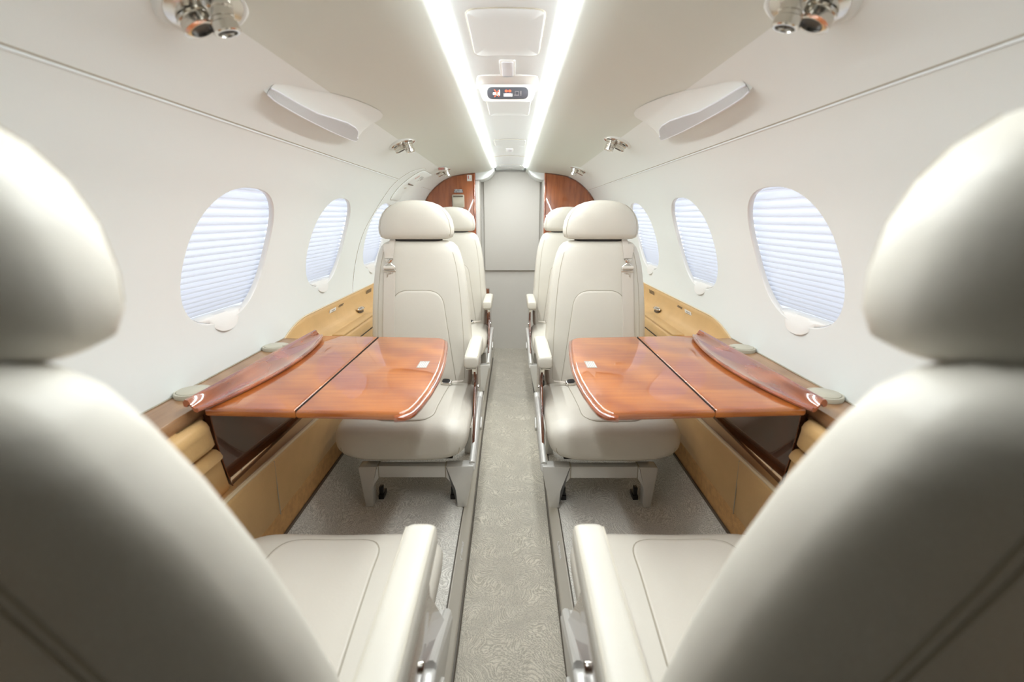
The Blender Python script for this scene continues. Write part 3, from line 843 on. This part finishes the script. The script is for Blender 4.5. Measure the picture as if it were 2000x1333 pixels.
def build_seat(mir):
    """mir=+1: aisle-side armrest on local +x. Seat faces local -y, origin on the side floor under the backrest front."""
    def X(p): return (mir * p[0], p[1], p[2])
    t = thing('cabin_seat', None, 'seat')
    # backrest
    bm = NB(); N = 44
    secs = []
    dense = []
    for z in [r[0] for r in BACK_T]: dense.append(z)
    dense = sorted(set(dense + list(np.linspace(.345, .9, 14))))
    for z in dense:
        hw, hd, fy = lerp_table(BACK_T, z)
        secs.append([X((x, y, z)) for x, y in superloop(0, fy + hd, hw + .003, hd, 3.4, N)])
    loft(bm, secs); finish(bm, 60)
    pj = Proj(bm); back = obj('backrest', bm, M['leather'], t, fin=False)
    # stitched side seams on the front, double seam on the rear
    for sx in (-1, 1):
        for cyc, rr, zr, nm in ((.80, .0011, (.36, .90), 'side_seam'),):
            bm = NB(); pa = []
            for z in np.linspace(zr[0], zr[1], 26):
                hw, hd, fy = lerp_table(BACK_T, z)
                pa.append(pj.hit(X((sx * hw * .86, -.3, z)), (0, 1, 0), .0002))
            tube(bm, pa, rr, 5); obj(nm, bm, M['seam'] if False else M['thread'], back)
    for o_ in (-.006, .006):
        for sx in (-1, 1):
            bm = NB(); pa = []
            for z in np.linspace(.34, .915, 24):
                pa.append(pj.hit(X((sx * (.132 - (z - .34) * .065 + o_), .6, z)), (0, -1, 0), .0002))
            tube(bm, pa, .0016, 5); obj('rear_stitch', bm, M['thread'], back)
    # insert panel (lumbar) with recessed seam
    out = rounded([(-.150, .33), (-.108, .745), (.098, .745), (.150, .33)], [.004, .065, .065, .004], 8)
    def insert(outline, projf, name, parent, offc, m_=M['leather_in']):
        bm = NB()
        cx = sum(p[0] for p in outline) / len(outline); cy = sum(p[1] for p in outline) / len(outline)
        rings = []
        for k, (sc_, off) in enumerate(((1.0, -.002), (.994, .0012), (.98, .0030), (.95, offc), (.8, offc + .001), (.6, offc + .0015), (.4, offc + .0015), (.2, offc + .0015))):
            rings.append([bm.verts.new(projf(cx + (p[0] - cx) * sc_, cy + (p[1] - cy) * sc_, off)) for p in outline])
        n = len(outline)
        for A, B in zip(rings[:-1], rings[1:]):
            for j in range(n): bm.faces.new((A[j], A[(j+1) % n], B[(j+1) % n], B[j]))
        bm.faces.new(rings[-1])
        o = obj(name, bm, m_, parent, angle=70)
        bm = NB(); tube(bm, [projf(p[0], p[1], .0003) for p in outline], .0016, 5, closed=True)
        obj('insert_seam', bm, M['seam'], o)
        return o
    insert(dens(out), lambda a, b, off: pj.hit(X((a, -.3, b)), (0, 1, 0), off), 'back_insert', back, .0035)
    # headrest
    bm = NB(); secs = []
    for z in sorted(set([r[0] for r in HEAD_T])):
        hw, hd, fy = lerp_table(HEAD_T, z)
        secs.append([X((x, y, z)) for x, y in superloop(-.007, fy + hd, hw * 1.06, hd, 2.9, N)])
    loft(bm, secs); finish(bm, 60); pjh = Proj(bm); head = obj('headrest', bm, M['leather'], t, fin=False)
    for sx in (-1, 1):
        bm = NB(); pa = []
        for z in np.linspace(.965, 1.09, 16):
            hw, hd, fy = lerp_table(HEAD_T, z); p = pjh.hit(X((sx * hw * .98 - .007, -.3, z)), (0, 1, 0), .0003); pa.append(p)
        tube(bm, pa, .0011, 5)
        obj('headrest_seam', bm, M['thread'], head)
    for sx in (-.07, .07):
        bm = NB(); tube(bm, [X((sx, .092, .93)), X((sx, .092, .965))], .008, 10)
        obj('headrest_post', bm, M['chrome'], t)
    bm = NB(); prism(bm, superloop(0, .092, .100, .020, 3, 24), .9445, .957, 'z'); obj('headrest_gap', bm, M['gap'], t)
    # cushion
    bm = NB(); secs = []
    dense = sorted(set([r[0] for r in CUSH_T] + list(np.linspace(-.38, .0, 9))))
    for y in dense:
        k, z0, z1 = lerp_table(CUSH_T, y)
        hw = .2345 * k; zc = z1 - .055 if (z1 - z0) > .11 else (z0 + z1) / 2
        loop = []
        for i_ in range(N):
            a = 2 * PI * i_ / N; ca, sa = math.cos(a), math.sin(a)
            if sa >= 0: x = hw * sgnpow(ca, 2 / 4.5); z = zc + (z1 - zc) * sgnpow(sa, 2 / 2.6)
            else: x = hw * sgnpow(ca, 2 / 3.3) * (1 - .05 * abs(sa)); z = zc + (zc - z0) * sgnpow(sa, 2 / 3.0)
            # slight dish in the middle
            if sa > 0: z -= .006 * max(0, 1 - (x / .14) ** 2)
            loop.append(X((x + .005, y, z)))
        secs.append(loop)
    loft(bm, secs); finish(bm, 60); pjc = Proj(bm); cush = obj('seat_cushion', bm, M['leather'], t, fin=False)
    out = rounded([(-.118, .0), (-.112, -.405), (.112, -.405), (.125, .0)], [.004, .06, .06, .004], 8)
    o = insert(dens(out), lambda a, b, off: pjc.hit(X((a, b, .8)), (0, 0, -1), off), 'cushion_insert', cush, .0022)
    # front lower welt and stitched edge
    bm = NB(); pa = []
    for a in np.linspace(0.06, PI - .06, 40):
        x = .205 * sgnpow(math.cos(a), .55); z = .292 - .066 * sgnpow(math.sin(a), .45)
        pa.append(pjc.hit(X((x + .005, -.7, z)), (0, 1, 0), .0002))
    tube(bm, pa, .0012, 5); obj('front_seam', bm, M['thread'], cush)
    # armrest
    bm = NB(); secs = []
    for y, k in ((-.227, .55), (-.225, .80), (-.218, .95), (-.205, 1.0), (-.15, 1.0), (-.02, 1.0), (.075, 1.0), (.092, .9), (.097, .6)):
        w_ = .0285 * (.9 + .1 * k) if k < 1 else .0285
        zt = .535; zb = .535 - (.052 if y < -.2 else .058)
        zc = (zt + zb) / 2
        secs.append([X((x + .2365, y, z)) for x, z in superloop(0, zc, w_ * (k ** .35), (zt - zb) / 2 * k, 3.6, 28)])
    loft(bm, secs); finish(bm, 60); arm = obj('armrest', bm, M['leather'], t, fin=False)
    pja = Proj(bmesh_from(arm)); bm = NB()
    for sx in (-1, 1):
        tube(bm, [pja.hit(X((  .2365 + sx * .0235, y, .8)), (0, 0, -1), .0006) for y in np.linspace(-.217, .085, 20)], .0018, 6)
    obj('armrest_piping', bm, M['piping'], arm)
    # wooden side under the armrest, metal bracket
    bm = NB()
    prism(bm, rounded([(-.20, .488), (-.195, .41), (-.33, .21), (.045, .20), (.075, .488)], .012), .242, .251, 'x', .002)
    sp = obj('side_panel', bm, M['burl'], t)
    if mir < 0: sp.data.transform(Matrix.Diagonal((-1, 1, 1, 1))); sp.data.flip_normals()
    bm = NB(); prism(bm, rounded([(-.205, .488), (-.195, .45), (-.17, .488)], .004), .238, .254, 'x'); prism(bm, rounded([(-.21, .476), (.06, .476), (.06, .491), (-.21, .491)], .003), .215, .252, 'x', .001)
    o = obj('armrest_bracket', bm, M['chrome'], t)
    if mir < 0: o.data.transform(Matrix.Diagonal((-1, 1, 1, 1))); o.data.flip_normals()
    # outer back shell lower part
    # pedestal frame: legs, crossbars, side shell
    def metal(name, bm, m_=M['frame'], parent=t, label=None):
        o = obj(name, bm, m_, parent, angle=35)
        if mir < 0: o.data.transform(Matrix.Diagonal((-1, 1, 1, 1))); o.data.flip_normals()
        if label: o['label'] = label
        return o
    bm = NB()
    box(bm, (-.14, -.392, .120), (.175, -.360, .168), .006); metal('front_crossbar', bm)
    bm = NB(); box(bm, (-.155, .000, .124), (.175, .030, .168), .006); metal('rear_crossbar', bm)
    for xx in (-.096, .150):
        bm = NB(); box(bm, (xx - .0025, -.3945, .122), (xx + .0025, -.36, .170), .001)
        metal('crossbar_joint', bm, M['seam'])
    # inboard (aisle) leg with swept side shell
    bm = NB()
    prism(bm, rounded([(.150, .168), (.252, .172), (.252, .150), (.222, .0), (.186, .0), (.180, .085), (.150, .124)], [.002, .006, .01, .004, .004, .03, .004]), -.398, -.352, 'y', .004); metal('leg', bm)
    bm = NB()
    prism(bm, rounded([(-.168, .168), (-.096, .168), (-.096, .120), (-.120, .085), (-.124, .0), (-.152, .0)], [.012, .002, .004, .03, .004, .004]), -.398, -.352, 'y', .004); metal('leg', bm)
    for xx in (.192, -.145):
        bm = NB(); prism(bm, rounded([(xx - .016, 0), (xx + .016, 0), (xx + .018, .13), (xx - .018, .13)], .004), -.002, .034, 'y', .003); metal('leg', bm)
    bm = NB()
    prism(bm, rounded([(-.398, .150), (-.385, .172), (-.13, .330), (-.070, .335), (-.03, .30), (-.03, .14), (-.05, .125), (-.34, .122)], [.01, .02, .03, .02, .02, .01, .01, .01]), .2335, .258, 'x', .007, 3)
    for v in bm.verts: v.co.x += (v.co.z - .16) * .07 - max(0, .15 - v.co.z) * .1
    metal('side_shell', bm)
    bm = NB(); tube(bm, [(.246, -.382, .176), (.259, -.13, .328)], .0105, 10); metal('shell_rail', bm)
    bm = NB(); prism(bm, rounded([(-.20, .225), (-.15, .255), (-.125, .235), (-.175, .20)], .012), .260, .270, 'x', .003); metal('recline_lever', bm, M['frame'])
    bm = NB(); lathe(bm, [(.0, 0), (.009, 0), (.009, .004), (.007, .006), (0, .006)], 16, Matrix.Translation((.2505, -.10, .365)) @ Matrix.Rotation(PI / 2, 4, 'Y')); metal('side_button', bm, M['chrome'])
    for xx in (.166, -.108):
        bm = NB(); box(bm, (xx - .010, -.350, .0), (xx + .010, -.300, .018), .002); box(bm, (xx - .007, -.345, .018), (xx + .007, -.325, .05), .002); metal('track_fitting', bm, M['black'])
    bm = NB(); box(bm, (-.15, -.34, .168), (.17, -.0, .208), .004); metal('seat_pan', bm, M['gap'])
    # belts: shoulder strap on the window side
    def P(x, z, off=.0045): return pj.hit(X((x, -.3, z)), (0, 1, 0), off)
    def ribbon(cl, wd, name, parent, off=.0045, th=.0012):
        bm = NB(); A = []
        for (x, z), w_ in zip(cl, wd):
            A.append([P(x - w_ / 2, z, off), P(x, z, off + .0006), P(x + w_ / 2, z, off), P(x + w_ / 2, z, off - .006), P(x - w_ / 2, z, off - .006)])
        loft(bm, A); return obj(name, bm, M['belt'], parent, angle=50)
    zs = np.linspace(.335, .838, 16)
    b1 = ribbon([(-.146 + (z - .335) * .060, z) for z in zs], [.047] * 16, 'shoulder_belt', t, .0085)
    b2 = ribbon([(-.118, z) for z in (.945, .93, .915, .90, .888, .876)], [.047, .046, .044, .040, .036, .033], 'belt_loop', t, .008)
    bx, bz = -.117, .848
    def plate(pts, d, name, parent, m_=M['belt_metal'], hole=None):
        bm = NB()
        p0 = P(bx, bz, .011)
        prism(bm, [(mir * x, z) for x, z in pts], p0[1] - d, p0[1] + .0005, 'y', .0008)
        return obj(name, bm, m_, parent)
    yk = P(bx, bz, .011)[1]
    lt = plate(rounded([(bx - .019, bz + .028), (bx - .015, bz + .022), (bx - .008, bz + .014), (bx, bz + .009), (bx + .008, bz + .014), (bx + .015, bz + .022), (bx + .019, bz + .028)], .002), .004, 'belt_clip', t, M['chrome'])
    bm = NB(); lathe(bm, [(0, 0), (.0055, 0), (.005, .003), (0, .003)], 14, Matrix.Translation((mir * bx, yk - .004, bz + .018)) @ Matrix.Rotation(PI / 2, 4, 'X')); obj('clip_stud', bm, M['belt_metal'], lt)
    bm = NB()
    for s_ in (-1, 1): tube(bm, [(mir * (bx + s_ * .004), yk - .002, bz + .010), (mir * (bx + s_ * .022), yk - .002, bz - .004), (mir * (bx + s_ * .024), yk - .003, bz - .018)], .0022, 6)
    obj('clip_link', bm, M['chrome'], lt)
    bm = NB(); tube(bm, [(mir * (bx - .022), yk - .006, bz - .009), (mir * (bx + .022), yk - .006, bz - .009)], .0075, 12); obj('belt_roller', bm, M['belt'], t)
    tg = NB()
    for pts in ([(bx - .025, bz - .020), (bx + .025, bz - .020), (bx + .025, bz - .027), (bx - .025, bz - .027)], [(bx - .015, bz - .027), (bx - .007, bz - .027), (bx - .007, bz - .056), (bx - .015, bz - .056)],
                [(bx + .007, bz - .027), (bx + .015, bz - .027), (bx + .015, bz - .056), (bx + .007, bz - .056)], [(bx - .007, bz - .027), (bx + .007, bz - .027), (bx + .007, bz - .036), (bx - .007, bz - .036)],
                [(bx - .015, bz - .050), (bx + .015, bz - .050), (bx + .012, bz - .061), (bx - .012, bz - .061)]):
        prism(tg, [(mir * x, z) for x, z in pts], yk - .004, yk - .001, 'y', .0006)
    obj('belt_tongue', tg, M['belt_metal'], t)
    # lap buckle on the cushion
    lb = thing('lap_buckle', None, None); del_none(lb); lb.parent = t
    lb.location = X((.112, -.030, .3560)); lb.rotation_euler = (math.radians(25), 0, math.radians(-12 * mir))
    bm = NB(); prism(bm, superloop(0, 0, .024, .017, 3.2, 24), -.004, .012, 'z', .004, 3); obj('buckle_case', bm, M['chrome'], lb)
    bm = NB(); prism(bm, superloop(0, -.002, .017, .011, 3.2, 24), .011, .0145, 'z', .001); obj('buckle_button', bm, M['black'], lb)
    bm = NB(); prism(bm, [(mir * .015, -.006), (mir * .07, .012), (mir * .07, .020), (mir * .015, .008)], .0, .003, 'z', .0005); obj('buckle_strap', bm, M['belt'], lb)
    return t

def del_none(o):
    for k in list(o.keys()):
        if k in ('label', 'category', 'group'): del o[k]

def dens(pts, d=.012):
    out = []
    n = len(pts)
    for i_ in range(n):
        a = Vector(pts[i_]); b = Vector(pts[(i_ + 1) % n]); k = max(1, int((b - a).length / d))
        for j in range(k): out.append(tuple(a + (b - a) * j / k))
    return out

def bmesh_from(o):
    b = bmesh.new(); b.from_mesh(o.data); return b

SX = .377
seatA = build_seat(1)     # aisle armrest on local +x
seatB = build_seat(-1)
used = {1: False, -1: False}
def place(side, y, facing, label):
    # facing -1: looks towards the camera (-y); +1: looks away
    mir = (1 if side < 0 else -1) * (1 if facing < 0 else -1)
    proto = seatA if mir > 0 else seatB
    if not used[mir]: o = proto; used[mir] = True
    else: o = copy_tree(proto)
    o.location = (side * (SX if facing < 0 else SX + (.002 if side < 0 else .005)), y, .10)
    o.rotation_euler = (0, 0, 0 if facing < 0 else PI)
    if facing > 0:      # these backs are reclined a little further
        piv = Vector((0, .03, .33))
        def recl(deg, dy, dz): return Matrix.Translation((0, dy, dz)) @ Matrix.Translation(piv) @ Matrix.Rotation(math.radians(-deg), 4, 'X') @ Matrix.Translation(-piv)
        for ch in o.children:
            k = ch.name.split('.')[0]
            if k in ('backrest', 'shoulder_belt', 'belt_loop', 'belt_clip', 'belt_roller', 'belt_tongue'): ch.matrix_local = recl(12, 0, .042) @ ch.matrix_local
            elif k in ('headrest', 'headrest_post', 'headrest_gap'): ch.matrix_local = recl(2, .072, .008) @ ch.matrix_local
    o['label'] = label; o['category'] = 'seat'; o['group'] = 'cream leather cabin seats'
    return o
place(-1, 1.87, -1, 'cream leather seat facing the camera behind the left table')
place(1, 1.865, -1, 'cream leather seat facing the camera behind the right table')
place(-1, 3.04, -1, 'rearmost cream leather seat on the left, before the wood bulkhead with the beige box')
place(1, 3.03, -1, 'rearmost cream leather seat on the right, before the plain wood bulkhead')
place(-1, .45, 1, 'large blurred cream seat at bottom left seen from behind')
place(1, .45, 1, 'large blurred cream seat at bottom right seen from behind')

# ------------------------------------------------------------------ ceiling fittings
def cz(x): return arch(x)
def ceil_panel(x0, x1, y0, y1, label, name, m_=M['panel'], r=.014, bow=.012, cat='panel', open_gap=None):
    cx, cy = (x0 + x1) / 2, (y0 + y1) / 2
    t = thing(name, label, cat, (cx, cy, cz(cx)))
    pts = rounded([(x0, y0), (x1, y0), (x1, y1), (x0, y1)], r, 5)
    def bowp(p):
        k = (p[1] - y0) / (y1 - y0); return (p[0], p[1] + bow * (1 - ((p[0] - cx) / ((x1 - x0) / 2)) ** 2) * k)
    pts = dens([bowp(p) for p in pts], .02)
    bm = NB(); rings = []
    for sc_, dz in ((1.0, .002), (1.0, -.0012), (.985, -.0022), (.6, -.0024), (.2, -.0024)):
        rings.append([bm.verts.new(((p[0] - cx) * sc_, (p[1] - cy) * sc_, cz(cx + (p[0] - cx) * sc_) - cz(cx) + dz)) for p in pts])
    n = len(pts)
    for A, B in zip(rings[:-1], rings[1:]):
        for j in range(n): bm.faces.new((A[j], A[(j+1) % n], B[(j+1) % n], B[j]))
    bm.faces.new(rings[-1]); obj('cover', bm, m_, t, angle=30)
    bm = NB(); tube(bm, [(p[0] - cx, p[1] - cy, cz(p[0]) - cz(cx) - .0002) for p in pts], .0016, 5, closed=True); obj('cover_gap', bm, M['seam'], t)
    return t
ceil_panel(-0.073, 0.077, 0.975, 1.223, 'largest rounded white access panel on the ceiling nearest the camera', 'access_panel', r=.022)
ceil_panel(-0.069, 0.077, 1.651, 1.881, 'white ceiling access panel just behind the seat belt sign', 'access_panel')
ceil_panel(-0.073, 0.084, 2.435, 2.644, 'third white ceiling access panel, its front edge hanging slightly open', 'access_panel')
ceil_panel(-0.073, 0.084, 3.553, 3.741, 'farthest white ceiling access panel near the end wall', 'access_panel')
for k, (yy, h, lab) in enumerate(((1.33, .068, 'small frosted square lamp between largest access panel and belt sign'),
                                  (2.81, .055, 'small frosted square lamp behind the third access panel'),
                                  (3.78, .045, 'small frosted square lamp on the ceiling at the end wall'))):
    t = thing('dome_lamp', lab, 'light', (.003, yy, cz(0)))
    pts = rounded([(-.020, -h), (.020, -h), (.020, h), (-.020, h)], .008)
    bm = NB(); prism(bm, pts, -.0028, .001, 'z', .0012); obj('bezel', bm, M['whiteplastic'], t)
    pts = rounded([(-.0145, -h + .007), (.0145, -h + .007), (.0145, h - .007), (-.0145, h - .007)], .006)
    bm = NB(); prism(bm, pts, -.0045, -.002, 'z', .001); obj('diffuser', bm, M['lamp_sq'], t)

# passenger sign
t = thing('seatbelt_sign', 'lit ceiling sign with crossed cigarette, belt and laptop symbols in dark window', 'sign', (.002, 1.455, cz(0)))
out = rounded([(-.083, -.075), (.083, -.075), (.098, .055), (.045, .075), (-.045, .075), (-.098, .055)], .014)
bm = NB(); prism(bm, out, -.0045, .006, 'z', .003, 3); obj('surround', bm, M['whiteplastic'], t)
# tilted housing holding the display, facing the cabin (-y and down)
th = math.radians(52)
mxs = frame_mx((0, .018, -.024), (1, 0, 0), (0, -math.sin(th), -math.cos(th)))
# mirrored-x correction: looking at the sign from below and ahead, right stays right
bm = NB()
V = []
fl = rounded([(-.075, -.024), (.075, -.024), (.075, .024), (-.075, .024)], .012)
V1 = [mxs @ Vector((p[0], p[1], 0)) for p in fl]
V2 = [Vector((p.x * 1.12, p.y + (.030 if p.z < -.024 else .006), -.007)) for p in V1]
loft(bm, [V2, V1]); obj('housing', bm, M['whiteplastic'], t)
dn = obj('display_window', prism(NB(), rounded([(-.060, -.0165), (.060, -.0165), (.060, .0165), (-.060, .0165)], .0155, 6), 0, .002, 'z', .0006), M['display'], t); dn.matrix_local = mxs
def sign(name, bm, m_):
    o = obj(name, bm, m_, t); o.matrix_local = mxs @ Matrix.Translation((0, 0, .0021)); return o
bm = NB(); box(bm, (-.043, -.0045, 0), (-.026, .0025, .0004)); box(bm, (-.025, -.006, 0), (-.0225, .010, .0004)); box(bm, (-.032, -.0065, 0), (-.027, -.003, .0004)); sign('cigarette_symbol', bm, M['white_led'])
bm = NB()
for sg in (-1, 1):
    prism(bm, [(-.040, -sg * .0105), (-.0372, -sg * .0105), (-.0245, sg * .0085), (-.0273, sg * .0085)], .0004, .0009)
sign('red_cross', bm, M['red_led'])
bm = NB(); box(bm, (-.008, -.0085, 0), (.010, -.0005, .0004)); box(bm, (-.012, -.0085, 0), (-.008, -.006, .0004)); box(bm, (-.012, -.0035, 0), (-.008, -.001, .0004)); box(bm, (.010, -.0085, 0), (.014, -.006, .0004)); box(bm, (.010, -.0035, 0), (.014, -.001, .0004)); sign('belt_symbol', bm, M['white_led'])
bm = NB()
for cx in (-.004, .006):
    prism(bm, superloop(cx, .0065, .0042, .0030, 2.2, 14), 0, .0005)
sign('red_arrows', bm, M['red_led'])
bm = NB()
for a in ((.021, -.004, .0225, .006), (.031, -.004, .0325, .006), (.021, .0045, .0325, .006), (.019, -.0065, .033, -.004)): box(bm, (a[0], a[1], 0), (a[2], a[3], .0004))
for r_ in range(4): box(bm, (.0355, -.006 + r_ * .0035, 0), (.0405, -.004 + r_ * .0035, .0004))
sign('laptop_symbol', bm, M['grey_led'])

# air outlets and reading lights on the crease
def outlet(side, y, label):
    n = Vector((-side * .34, 0, -.94)).normalized()
    base = Vector((side * .440, y, 1.4395))
    t = thing('air_outlet', label, 'air outlet', base, 'air outlet and reading light units')
    ex = Vector((0, 1, 0)); R = frame_mx((0, 0, 0), ex, n)
    t.rotation_euler = R.to_euler()
    # local: x along cabin, y = z cross x, z out of the ceiling
    out = superloop(0, 0, .066, .052, 1.75, 40)
    bm = NB(); loft(bm, [[(p[0] * 1.22, p[1] * 1.32, -.006) for p in out], [(p[0] * 1.14, p[1] * 1.22, .003) for p in out], [(p[0] * 1.05, p[1] * 1.08, .006) for p in out], [(p[0] * .98, p[1] * .98, .0035) for p in out]])
    obj('bezel', bm, M['wall'], t, angle=60)
    bm = NB(); prism(bm, out, .001, .0055, 'z', .001); obj('plate', bm, M['chrome'], t)
    a = Matrix.Translation((.004, side * .020, .006)) @ Matrix.Rotation(.12 * side, 4, 'X') @ Matrix.Rotation(.06, 4, 'Y') @ Matrix.Diagonal((1, 1, .75, 1))
    bm = NB(); lathe(bm, [(.0, -.002), (.026, -.002), (.027, .004), (.0245, .006), (.0245, .014), (.0255, .015), (.0255, .022), (.022, .024), (.017, .0245), (.017, .018), (.0, .018)], 28, a)
    obj('air_nozzle', bm, M['chrome'], t)
    bm = NB(); lathe(bm, [(0, .0185), (.0165, .0185), (.0165, .0195), (0, .0195)], 20, a); obj('nozzle_core', bm, M['black'], t)
    b = Matrix.Translation((-.004, -side * .021, .006)) @ Matrix.Rotation(-.10 * side, 4, 'X') @ Matrix.Rotation(.10, 4, 'Y') @ Matrix.Diagonal((1.15, 1.15, .95, 1))
    bm = NB(); lathe(bm, [(0, -.002), (.018, -.002), (.018, .006), (.0155, .008), (.0155, .018), (.0140, .019), (.0140, .024), (.0165, .026), (.0165, .038), (.0150, .040), (.0120, .040), (.0110, .034), (0, .034)], 24, b)
    obj('reading_light', bm, M['chrome'], t)
    bm = NB(); lathe(bm, [(0, .0345), (.0108, .0345), (.0108, .0355), (0, .0355)], 18, b); obj('light_lens', bm, M['black'], t)
    bm = NB()
    for xx in (-.048, .048): lathe(bm, [(0, .005), (.005, .005), (.004, .0075), (0, .0078)], 10, Matrix.Translation((xx, 0, 0)))
    obj('screw', bm, M['chrome'], t)
    return t
for side in (-1, 1):
    nm = 'left' if side < 0 else 'right'
    outlet(side, 0.775 if side < 0 else .755, 'blurred chrome air outlet cut by the top edge of the frame on the %s ceiling' % nm)
    outlet(side, 2.05 if side < 0 else 2.00, 'chrome air outlet on %s ceiling crease beyond the wall lamp' % nm)
    outlet(side, 3.20 if side < 0 else 3.10, 'farthest chrome air outlet on the %s ceiling near the bulkhead' % nm)

# wall lamps (pods)
def pod(side):
    nm = 'left' if side < 0 else 'right'
    dy = 0 if side < 0 else -.025
    y0, y1 = 1.085 + dy, 1.665 + dy
    sl = s_of_z(1.404)
    t = thing('wall_lamp', 'white scoop-shaped ceiling lamp with ribbed clear lens above the %s windows' % nm, 'light', wp(side, (y0 + y1) / 2, sl))
    o0 = Vector(t.location)
    def up(u):   # width of the scoop above the lower edge
        return float(np.interp(u, [0, .06, .15, .25, .32, .45, .6, .74, .83, .89, .935, .97, 1.0], [.026, .042, .056, .074, .090, .114, .132, .142, .136, .122, .098, .066, .026]))
    def wl(u):   # lens width
        return float(np.interp(u, [0, .03, .2, .35, .5, .65, .78, .86, .91, .93, 1.0], [.014, .018, .021, .025, .036, .045, .044, .036, .020, .012, .010]))
    H = .030
    def hgt(u, d):
        w_ = up(u); e = math.sin(PI * min(max(u, 0.0), 1.0)) ** .35 * .75 + .25
        k = max(0, 1 - d / w_)
        return H * e * (k ** 1.5) + .0005
    US = np.linspace(0, 1, 41)
    bm = NB()
    def f(u, v):
        w_ = up(u); a = wl(u); d_ = a + (w_ - a) * v
        return wp(side, y0 + (y1 - y0) * u, sl + d_, hgt(u, d_)) - o0
    grid(bm, f, list(US), list(np.linspace(0, 1, 12)))
    def g(u, v): return wp(side, y0 + (y1 - y0) * u, sl + .006 * (1 - v), hgt(u, 0) * v - .001) - o0
    grid(bm, g, list(US), list(np.linspace(0, 1, 4)))
    for ue, ss in ((0, -1), (1, 1)):
        grid(bm, lambda u, v: wp(side, y0 + (y1 - y0) * ue + ss * .004 * (1 - u), sl + up(ue) * v, hgt(ue, up(ue) * v) * u - .001) - o0, [0, 1], list(np.linspace(0, 1, 6)))
    obj('housing', bm, M['wall'], t, angle=50)
    bm = NB()
    def f(u, v):
        d_ = wl(u) * v; e = .0025 if 0.02 < v < .98 and .01 < u < .99 else 0
        return wp(side, y0 + (y1 - y0) * u, sl + d_, hgt(u, d_) + e) - o0
    grid(bm, f, list(US), [0, .03, .15, .35, .6, .85, .97, 1]); obj('lens', bm, M['podlens'], t, angle=50)
    bm = NB(); tube(bm, [wp(side, y0 + (y1 - y0) * u, sl + wl(u), hgt(u, wl(u)) + .0012) - o0 for u in US], .0020, 6)
    tube(bm, [wp(side, y0 + (y1 - y0) * u, sl, hgt(u, 0) + .0008) - o0 for u in US], .0020, 6); obj('lens_rim', bm, M['lamp_sq'], t)
for side in (-1, 1): pod(side)

# small illuminated exit lamp on the left soffit
t = thing('exit_lamp', 'small white exit lamp box with red lettering above the left wood bulkhead', 'sign', (-.425, 3.06, 1.4455))
bm = NB(); prism(bm, rounded([(-.030, -.040), (.030, -.040), (.030, .040), (-.030, .040)], .006), -.020, .001, 'z', .004); obj('case', bm, M['whiteplastic'], t)
bm = NB(); box(bm, (-.022, -.0415, -.0185), (.024, -.040, -.004)); obj('face', bm, M['greyplate'], t)
text('lettering', 'EXIT', M['redink'], .017, frame_mx((.001, -.0420, -.0113), (1, 0, 0), (0, -1, 0)), t, bold=True)

# emergency exit hatch outline and handle cover on the left wall
d2 = bpy.data.objects.new('door_2', None); COL.objects.link(d2); d2['kind'] = 'structure'
hp = [(2.235, .70), (2.262, .80), (2.300, .906), (2.352, 1.054), (2.47, 1.19), (2.60, 1.335)]
hs = catmull([Vector((y, s_of_z(z))) for y, z in hp] + [Vector((2.68, s_of_z(1.385))), Vector((2.80, s_of_z(1.414))), Vector((2.90, s_of_z(1.416)))], 6)
bm = NB(); tube(bm, [wp(-1, p.x, p.y, .0002) for p in hs], .0026, 6); obj('hatch_edge', bm, M['panel'], d2)
bm = NB(); tube(bm, [wp(-1, p.x - .004, p.y + .002, -.0010) for p in hs], .0028, 6); obj('hatch_gap', bm, M['seam'], d2)
t = thing('exit_handle_cover', 'white emergency exit handle cover with red and black print on upper left wall', 'cover', wp(-1, 2.86, s_of_z(1.33)))
o0 = Vector(t.location)
s0, s1 = s_of_z(1.238), s_of_z(1.412)
def cov(u, v, off): return wp(-1, 2.64 + .20 * v + u * (.20 + .12 * v), s0 + (s1 - s0) * v, off) - o0
loopuv = rounded([(0, 0), (1, 0), (1, 1), (0, 1)], .16, 6); loopuv = dens(loopuv, .06)
bm = NB(); loft(bm, [[cov(.5 + (p[0] - .5) * k, .5 + (p[1] - .5) * k, o_) for p in loopuv] for k, o_ in ((1.0, -.001), (1.0, .005), (.97, .0075), (.6, .0078), (.2, .0078))]); obj('cover_plate', bm, M['wall'], t, angle=40)
bm = NB(); tube(bm, [cov(p[0], p[1], .0012) for p in loopuv], .0016, 5, closed=True); obj('cover_gap', bm, M['seam'], t)
nn, tt = wn(-1, s_of_z(1.36))
def covtext(body, u, v, size, m_, nm='lettering'):
    n_, t_ = wn(-1, s0 + (s1 - s0) * v)
    ex = (cov(u, v + .05, 0) - cov(u, v - .05, 0)).normalized()
    text(nm, body, m_, size, frame_mx(cov(u, v, .0085), ex, n_), t)
covtext('EXIT', .30, .75, .022, M['redink'])
covtext('PULL COVER', .52, .74, .012, M['ink']); covtext('TURN HANDLE', .66, .74, .012, M['ink']); covtext('PUSH', .80, .74, .012, M['ink'])
bm = NB(); tube(bm, [cov(u, .52 - .02 * math.sin(PI * u), .010) for u in np.linspace(.25, .75, 9)], .0035, 6); obj('finger_slot', bm, M['slot'], t)
bm = NB(); tube(bm, [cov(.36 + .12 * k, .36 + .02 * k, .009) for k in np.linspace(0, 1, 6)], .0035, 6); obj('latch', bm, M['cup'], t)
